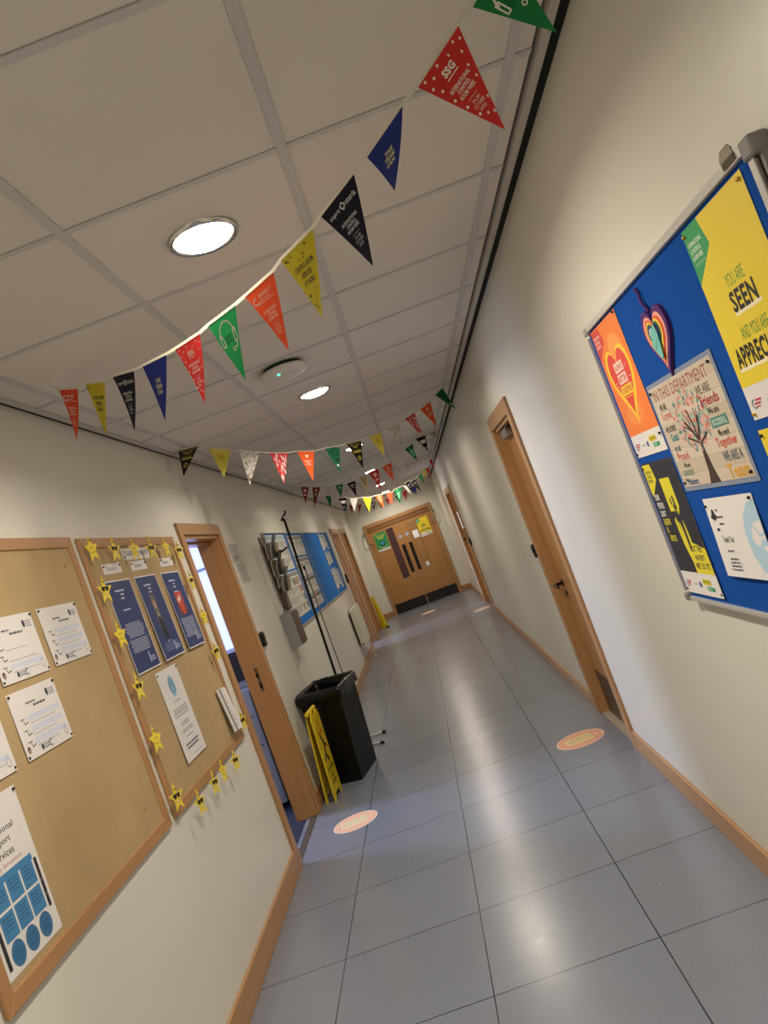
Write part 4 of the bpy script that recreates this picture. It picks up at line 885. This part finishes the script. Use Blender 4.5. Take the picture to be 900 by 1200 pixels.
def d_speck(s):
    rd = random.Random(5); k = [ink('#2a2624'), ink('#6a4038')]
    for i in range(46):
        v = -rd.uniform(.006, .185); hw = W/2*(1+v/HF)*.85; x = rd.uniform(-hw, hw); a = rd.uniform(0, PI); s.line([(x-.005*math.cos(a), v-.005*math.sin(a)), (x+.005*math.cos(a), v+.005*math.sin(a))], .0042, k[i % 2])
def d_streak(s):
    rd = random.Random(8); wt = ink('#e8dcd8')
    for i in range(38):
        v = -rd.uniform(.004, .17); hw = W/2*(1+v/HF)*.82; x = rd.uniform(-hw, hw); s.line([(x, v), (x+.003, v-.022)], .0042, wt)
def d_or2(s):
    wt = ink('#f0d8ca'); s.poly(heart(0, -.035, .03, .026), wt); crw(s, wt, -.072, False)
def d_gr2(s):
    wt = ink('#dfe6d8'); s.text('LIFE', -.012, -.040, .022, ink('#124a34'), w=.06, bold=.04); s.text('SAVERS', -.004, -.075, .022, ink('#124a34'), w=.06, bold=.04); s.ell(.010, -.105, .016, .014, ink('#0c2e28')); s.poly(heart(.0, -.150, .024, .024), wt); s.ell(.055, -.012, .004, .004, wt)
def d_heart(s):
    wt = ink('#ead2c8'); s.poly(heart(0, -.050, .055, .055), wt); s.rect(-.024, -.105, .024, -.090, wt)
def d_text(s):
    wt = ink('#8fe0b0'); s.poly(heart(-.01, -.03, .02, .02), wt)
    for i in range(4): s.rect(-.030+i*.004, -.070-i*.022, .034-i*.006, -.056-i*.022, wt)
def d_stripe(s):
    for i in range(5): s.poly([(-.055+i*.025, -.003), (-.045+i*.025, -.003), (-.004+i*.004, -.18+abs(i-2)*.03), (-.008+i*.004, -.18+abs(i-2)*.03)], ink('#8a6a2c'))
def d_none(s): pass
def d_small(s):
    s.rect(-.03, -.05, .03, -.035, ink('#cfc8c0')); s.rect(-.022, -.08, .022, -.068, ink('#a8a29c'))
def d_bw(s):
    wt = ink('#e6e2de'); s.poly([(-.045, -.045), (.045, -.045), (.028, -.09), (-.028, -.09)], wt); s.poly([(-.014, -.14), (.014, -.14), (.004, -.17), (-.004, -.17)], ink('#8890c0'))
FC = {'green': '#1d7a42', 'red': '#c83430', 'blue': '#26337e', 'navy': '#1b1b2c', 'yellow': '#c9b832', 'orange': '#e0522c', 'black': '#1c1a16', 'yel2': '#c9bd4a', 'white': '#d8d2c8', 'rw': '#c43a38', 'or2': '#e8602a', 'brown': '#7c3424', 'dred': '#8e2a2a', 'gr2': '#1a6b44', 'yel3': '#e6dc2a', 'cream': '#d6c9a0', 'dblack': '#17171a'}
DESC = {'green': 'green flag', 'red': 'red flag with white dots', 'blue': 'blue flag', 'navy': 'navy flag', 'yellow': 'yellow flag', 'orange': 'orange flag', 'black': 'black sunburst flag', 'yel2': 'yellow flag with brown words', 'white': 'white flag', 'rw': 'red and white streaked flag', 'or2': 'orange flag', 'brown': 'brown flag', 'dred': 'dark red flag', 'gr2': 'green flag', 'yel3': 'bright yellow flag', 'cream': 'cream striped flag', 'dblack': 'black flag'}
# world coordinates (x, y, z) of each flag: top-left, top-right, tip
STR = translucent(mat('bunting_tape', '#ece8dd', .6), .5)
for k_, v_ in FC.items(): translucent(mat('flag_'+k_, v_, .7, spec=.2), .10)
def bunting(label, A, B_, ends, flags, wd=.006):
    t = empty('bunting', (0.0, (A[1]+B_[1])/2, 2.4), label, 'bunting', 'flag garlands strung across the corridor')
    top = [Vector(ends[0])]
    info = []
    for TL, TR, TP, colr, dr, curl in flags:
        P = [Vector(TL), Vector(TR), Vector(TP)]
        info.append((P, colr, dr, curl))
    info.sort(key=lambda k: k[0][0].x)
    for P, *_ in info: top += [P[0], P[1]]
    top.append(Vector(ends[1]))
    # tape: a thin ribbon through every top edge
    b = MB(); V = []; F = []
    for p in top: V += [(p.x, p.y, p.z+wd), (p.x, p.y, p.z-wd*.2), (p.x, p.y+.0015, p.z-wd*.2), (p.x, p.y+.0015, p.z+wd)]
    for i in range(len(top)-1):
        for k in range(4): F.append((i*4+k, i*4+(k+1) % 4, (i+1)*4+(k+1) % 4, (i+1)*4+k))
    b.add(V, F, STR); b.build('tape', t)
    for P, colr, dr, curl in info:
        TL, TR, TP = P; mid = (TL+TR)/2
        eu = (TR-TL)/W; ev = (mid-TP)/HF; n = eu.cross(ev).normalized()
        s = MB(); m = mat('flag_'+colr, FC[colr], .7, spec=.2); rows = 8
        for sgn, nn in ((1, 0),):
            V = []; F = []
            for i in range(rows+1):
                v = -HF*i/rows; hw = W/2*(1-i/rows); V += [(-hw, v, nn), (hw, v, nn)]
            F = [(2*i, 2*i+2, 2*i+3, 2*i+1) if sgn > 0 else (2*i+1, 2*i+3, 2*i+2, 2*i) for i in range(rows)]
            s.add(V, F, m, True)
        s.n0 = .0011; s.dn = .00006
        dr(s)
        s.V = [tuple(mid+eu*a+ev*c+n*(d+curl*(c/HF)**2)-Vector(t.location)) for a, c, d in s.V]
        tag(s.build('flag', t, off=(0, 0, 0)), DESC[colr])
A1, B1 = (-1.04, 2.85), (.68, 1.196)
bunting('near garland of twelve bright flags crossing above the viewer', A1, B1, ((-1.10, 2.905, HC-.004), (.60, 1.24, HC-.002)), [
    ((0.441, 1.426, 2.469), (0.510, 1.359, 2.501), (0.533, 1.337, 2.318), 'green', d_head, 0), ((0.319, 1.544, 2.429), (0.413, 1.453, 2.463), (0.422, 1.445, 2.240), 'red', d_red, .0), ((0.189, 1.668, 2.392), (0.284, 1.577, 2.422), (0.226, 1.632, 2.280), 'blue', d_blue, .02),
    ((0.055, 1.797, 2.362), (0.153, 1.702, 2.384), (0.129, 1.726, 2.182), 'navy', d_navy, .01), ((-0.074, 1.921, 2.347), (0.028, 1.823, 2.353), (-0.018, 1.867, 2.156), 'yellow', d_yel, .012), ((-0.201, 2.044, 2.339), (-0.103, 1.949, 2.338), (-0.130, 1.975, 2.141), 'orange', d_orange, .01),
    ((-0.341, 2.178, 2.348), (-0.237, 2.077, 2.339), (-0.296, 2.135, 2.154), 'green', d_head, -.01), ((-0.481, 2.313, 2.363), (-0.377, 2.213, 2.348), (-0.426, 2.259, 2.159), 'red', d_red, .02), ((-0.627, 2.453, 2.396), (-0.519, 2.349, 2.370), (-0.604, 2.430, 2.199), 'blue', d_blue, .01),
    ((-0.769, 2.590, 2.444), (-0.668, 2.492, 2.406), (-0.734, 2.556, 2.234), 'navy', d_navy, .02), ((-0.910, 2.725, 2.501), (-0.813, 2.632, 2.451), (-0.898, 2.713, 2.296), 'yellow', d_yel, .0), ((-1.060, 2.869, 2.563), (-0.958, 2.771, 2.509), (-1.031, 2.842, 2.350), 'orange', d_orange, .02)], .008)
A2, B2 = (-1.14, 4.9), (.74, 6.3)
bunting('second garland, starting with a black sunburst flag by the left wall', A2, B2, ((-1.165, 4.80, HC-.002), (.70, 6.27, HC-.002)), [
    ((-1.208, 4.849, 2.595), (-1.099, 4.931, 2.595), (-1.231, 4.832, 2.426), 'black', d_burst, 0), ((-1.050, 4.967, 2.567), (-0.937, 5.051, 2.516), (-1.023, 4.987, 2.353), 'yel2', d_yel2, 0), ((-0.891, 5.086, 2.502), (-0.780, 5.168, 2.457), (-0.899, 5.080, 2.265), 'white', d_speck, 0), ((-0.724, 5.210, 2.434), (-0.620, 5.287, 2.403), (-0.706, 5.223, 2.207), 'rw', d_streak, 0),
    ((-0.560, 5.332, 2.398), (-0.457, 5.409, 2.367), (-0.529, 5.355, 2.168), 'or2', d_or2, 0), ((-0.381, 5.465, 2.367), (-0.283, 5.538, 2.355), (-0.341, 5.495, 2.171), 'gr2', d_gr2, 0), ((-0.233, 5.575, 2.360), (-0.129, 5.653, 2.356), (-0.183, 5.613, 2.150), 'black', d_burst, 0), ((-0.067, 5.699, 2.368), (0.031, 5.772, 2.371), (-0.009, 5.742, 2.190), 'yel2', d_yel2, 0),
    ((0.075, 5.805, 2.386), (0.180, 5.883, 2.398), (0.147, 5.858, 2.236), 'white', d_speck, 0), ((0.238, 5.926, 2.425), (0.321, 5.988, 2.452), (0.324, 5.990, 2.247), 'rw', d_streak, 0), ((0.377, 6.029, 2.469), (0.473, 6.101, 2.506), (0.453, 6.086, 2.303), 'or2', d_or2, 0), ((0.533, 6.146, 2.548), (0.612, 6.205, 2.591), (0.656, 6.237, 2.394), 'gr2', d_gr2, 0)], .006)
A3, B3 = (-1.14, 9.0), (.74, 9.0)
bunting('third garland along the corridor, with dark red heart flags', A3, B3, ((-1.165, 9, HC-.002), (.70, 9, HC-.002)), [
    ((-1.047, 9.000, 2.546), (-0.960, 9.000, 2.510), (-1.062, 9.000, 2.341), 'dred', d_heart, 0), ((-0.925, 9.000, 2.495), (-0.835, 9.000, 2.461), (-0.981, 9.000, 2.268), 'brown', d_or2, 0), ((-0.795, 9.000, 2.456), (-0.702, 9.000, 2.421), (-0.783, 9.000, 2.346), 'white', d_speck, 0), ((-0.669, 9.000, 2.419), (-0.576, 9.000, 2.405), (-0.651, 9.000, 2.260), 'gr2', d_small, 0),
    ((-0.532, 9.000, 2.394), (-0.431, 9.000, 2.388), (-0.481, 9.000, 2.206), 'navy', d_small, 0), ((-0.382, 9.000, 2.401), (-0.281, 9.000, 2.405), (-0.349, 9.000, 2.193), 'cream', d_stripe, 0), ((-0.253, 9.000, 2.416), (-0.132, 9.000, 2.428), (-0.190, 9.000, 2.186), 'red', d_heart, 0), ((-0.086, 9.000, 2.423), (0.032, 9.000, 2.443), (-0.013, 9.000, 2.220), 'or2', d_or2, 0),
    ((0.053, 9.000, 2.459), (0.180, 9.000, 2.510), (0.140, 9.000, 2.256), 'white', d_none, 0), ((0.232, 9.000, 2.525), (0.337, 9.000, 2.556), (0.320, 9.000, 2.351), 'gr2', d_text, 0), ((0.390, 9.000, 2.595), (0.510, 9.000, 2.595), (0.477, 9.000, 2.408), 'dblack', d_bw, 0), ((0.556, 9.000, 2.595), (0.643, 9.000, 2.595), (0.619, 9.000, 2.533), 'cream', d_stripe, 0)], .008)
A4, B4 = (-1.14, 11.2), (.74, 11.2)
bunting('fourth garland along the corridor, with white and bright yellow flags', A4, B4, ((-1.165, 11.2, HC-.002), (.70, 11.2, HC-.002)), [
    ((-1.017, 11.200, 2.538), (-0.942, 11.200, 2.491), (-1.002, 11.200, 2.330), 'gr2', d_none, 0), ((-0.853, 11.200, 2.431), (-0.739, 11.200, 2.401), (-0.829, 11.200, 2.231), 'dblack', d_bw, 0), ((-0.703, 11.200, 2.374), (-0.596, 11.200, 2.334), (-0.703, 11.200, 2.165), 'white', d_none, 0), ((-0.521, 11.200, 2.319), (-0.400, 11.200, 2.280), (-0.505, 11.200, 2.090), 'yel3', d_none, 0),
    ((-0.347, 11.200, 2.279), (-0.244, 11.200, 2.261), (-0.288, 11.200, 2.067), 'or2', d_or2, 0), ((-0.186, 11.200, 2.261), (-0.092, 11.200, 2.240), (-0.161, 11.200, 2.063), 'orange', d_none, 0), ((-0.061, 11.200, 2.263), (0.049, 11.200, 2.268), (-0.042, 11.200, 2.047), 'green', d_text, 0), ((0.083, 11.200, 2.261), (0.140, 11.200, 2.266), (0.148, 11.200, 2.106), 'white', d_none, 0),
    ((0.107, 11.200, 2.289), (0.188, 11.200, 2.310), (0.210, 11.200, 2.076), 'navy', d_small, 0), ((0.207, 11.200, 2.280), (0.272, 11.200, 2.304), (0.299, 11.200, 2.092), 'dblack', d_small, 0), ((0.333, 11.200, 2.327), (0.390, 11.200, 2.342), (0.379, 11.200, 2.179), 'green', d_none, 0), ((0.405, 11.200, 2.362), (0.460, 11.200, 2.394), (0.437, 11.200, 2.258), 'yellow', d_none, 0), ((0.469, 11.200, 2.385), (0.520, 11.200, 2.400), (0.494, 11.200, 2.252), 'red', d_none, 0), ((0.554, 11.200, 2.463), (0.604, 11.200, 2.494), (0.592, 11.200, 2.344), 'red', d_none, 0)], .009)
A5, B5 = (-1.14, 14.6), (.74, 14.6)
bunting('furthest garland of small dark flags above the double doors', A5, B5, ((-1.165, 14.6, HC-.002), (.70, 14.6, HC-.002)), [
    ((-1.078, 14.600, 2.568), (-1.001, 14.600, 2.522), (-1.074, 14.600, 2.395), 'navy', d_none, 0), ((-0.969, 14.600, 2.493), (-0.879, 14.600, 2.459), (-0.970, 14.600, 2.331), 'brown', d_none, 0), ((-0.816, 14.600, 2.444), (-0.739, 14.600, 2.423), (-0.848, 14.600, 2.268), 'brown', d_none, 0), ((-0.676, 14.600, 2.408), (-0.598, 14.600, 2.387), (-0.684, 14.600, 2.249), 'navy', d_none, 0), ((-0.560, 14.600, 2.398), (-0.482, 14.600, 2.378), (-0.566, 14.600, 2.222), 'dblack', d_small, 0),
    ((-0.432, 14.600, 2.376), (-0.344, 14.600, 2.360), (-0.421, 14.600, 2.201), 'brown', d_none, 0), ((-0.309, 14.600, 2.364), (-0.218, 14.600, 2.355), (-0.273, 14.600, 2.231), 'dred', d_none, 0), ((-0.099, 14.600, 2.353), (-0.013, 14.600, 2.355), (-0.060, 14.600, 2.185), 'navy', d_none, 0), ((0.043, 14.600, 2.368), (0.149, 14.600, 2.379), (0.068, 14.600, 2.187), 'dred', d_none, 0), ((0.237, 14.600, 2.388), (0.329, 14.600, 2.405), (0.292, 14.600, 2.240), 'blue', d_none, 0)], .009)
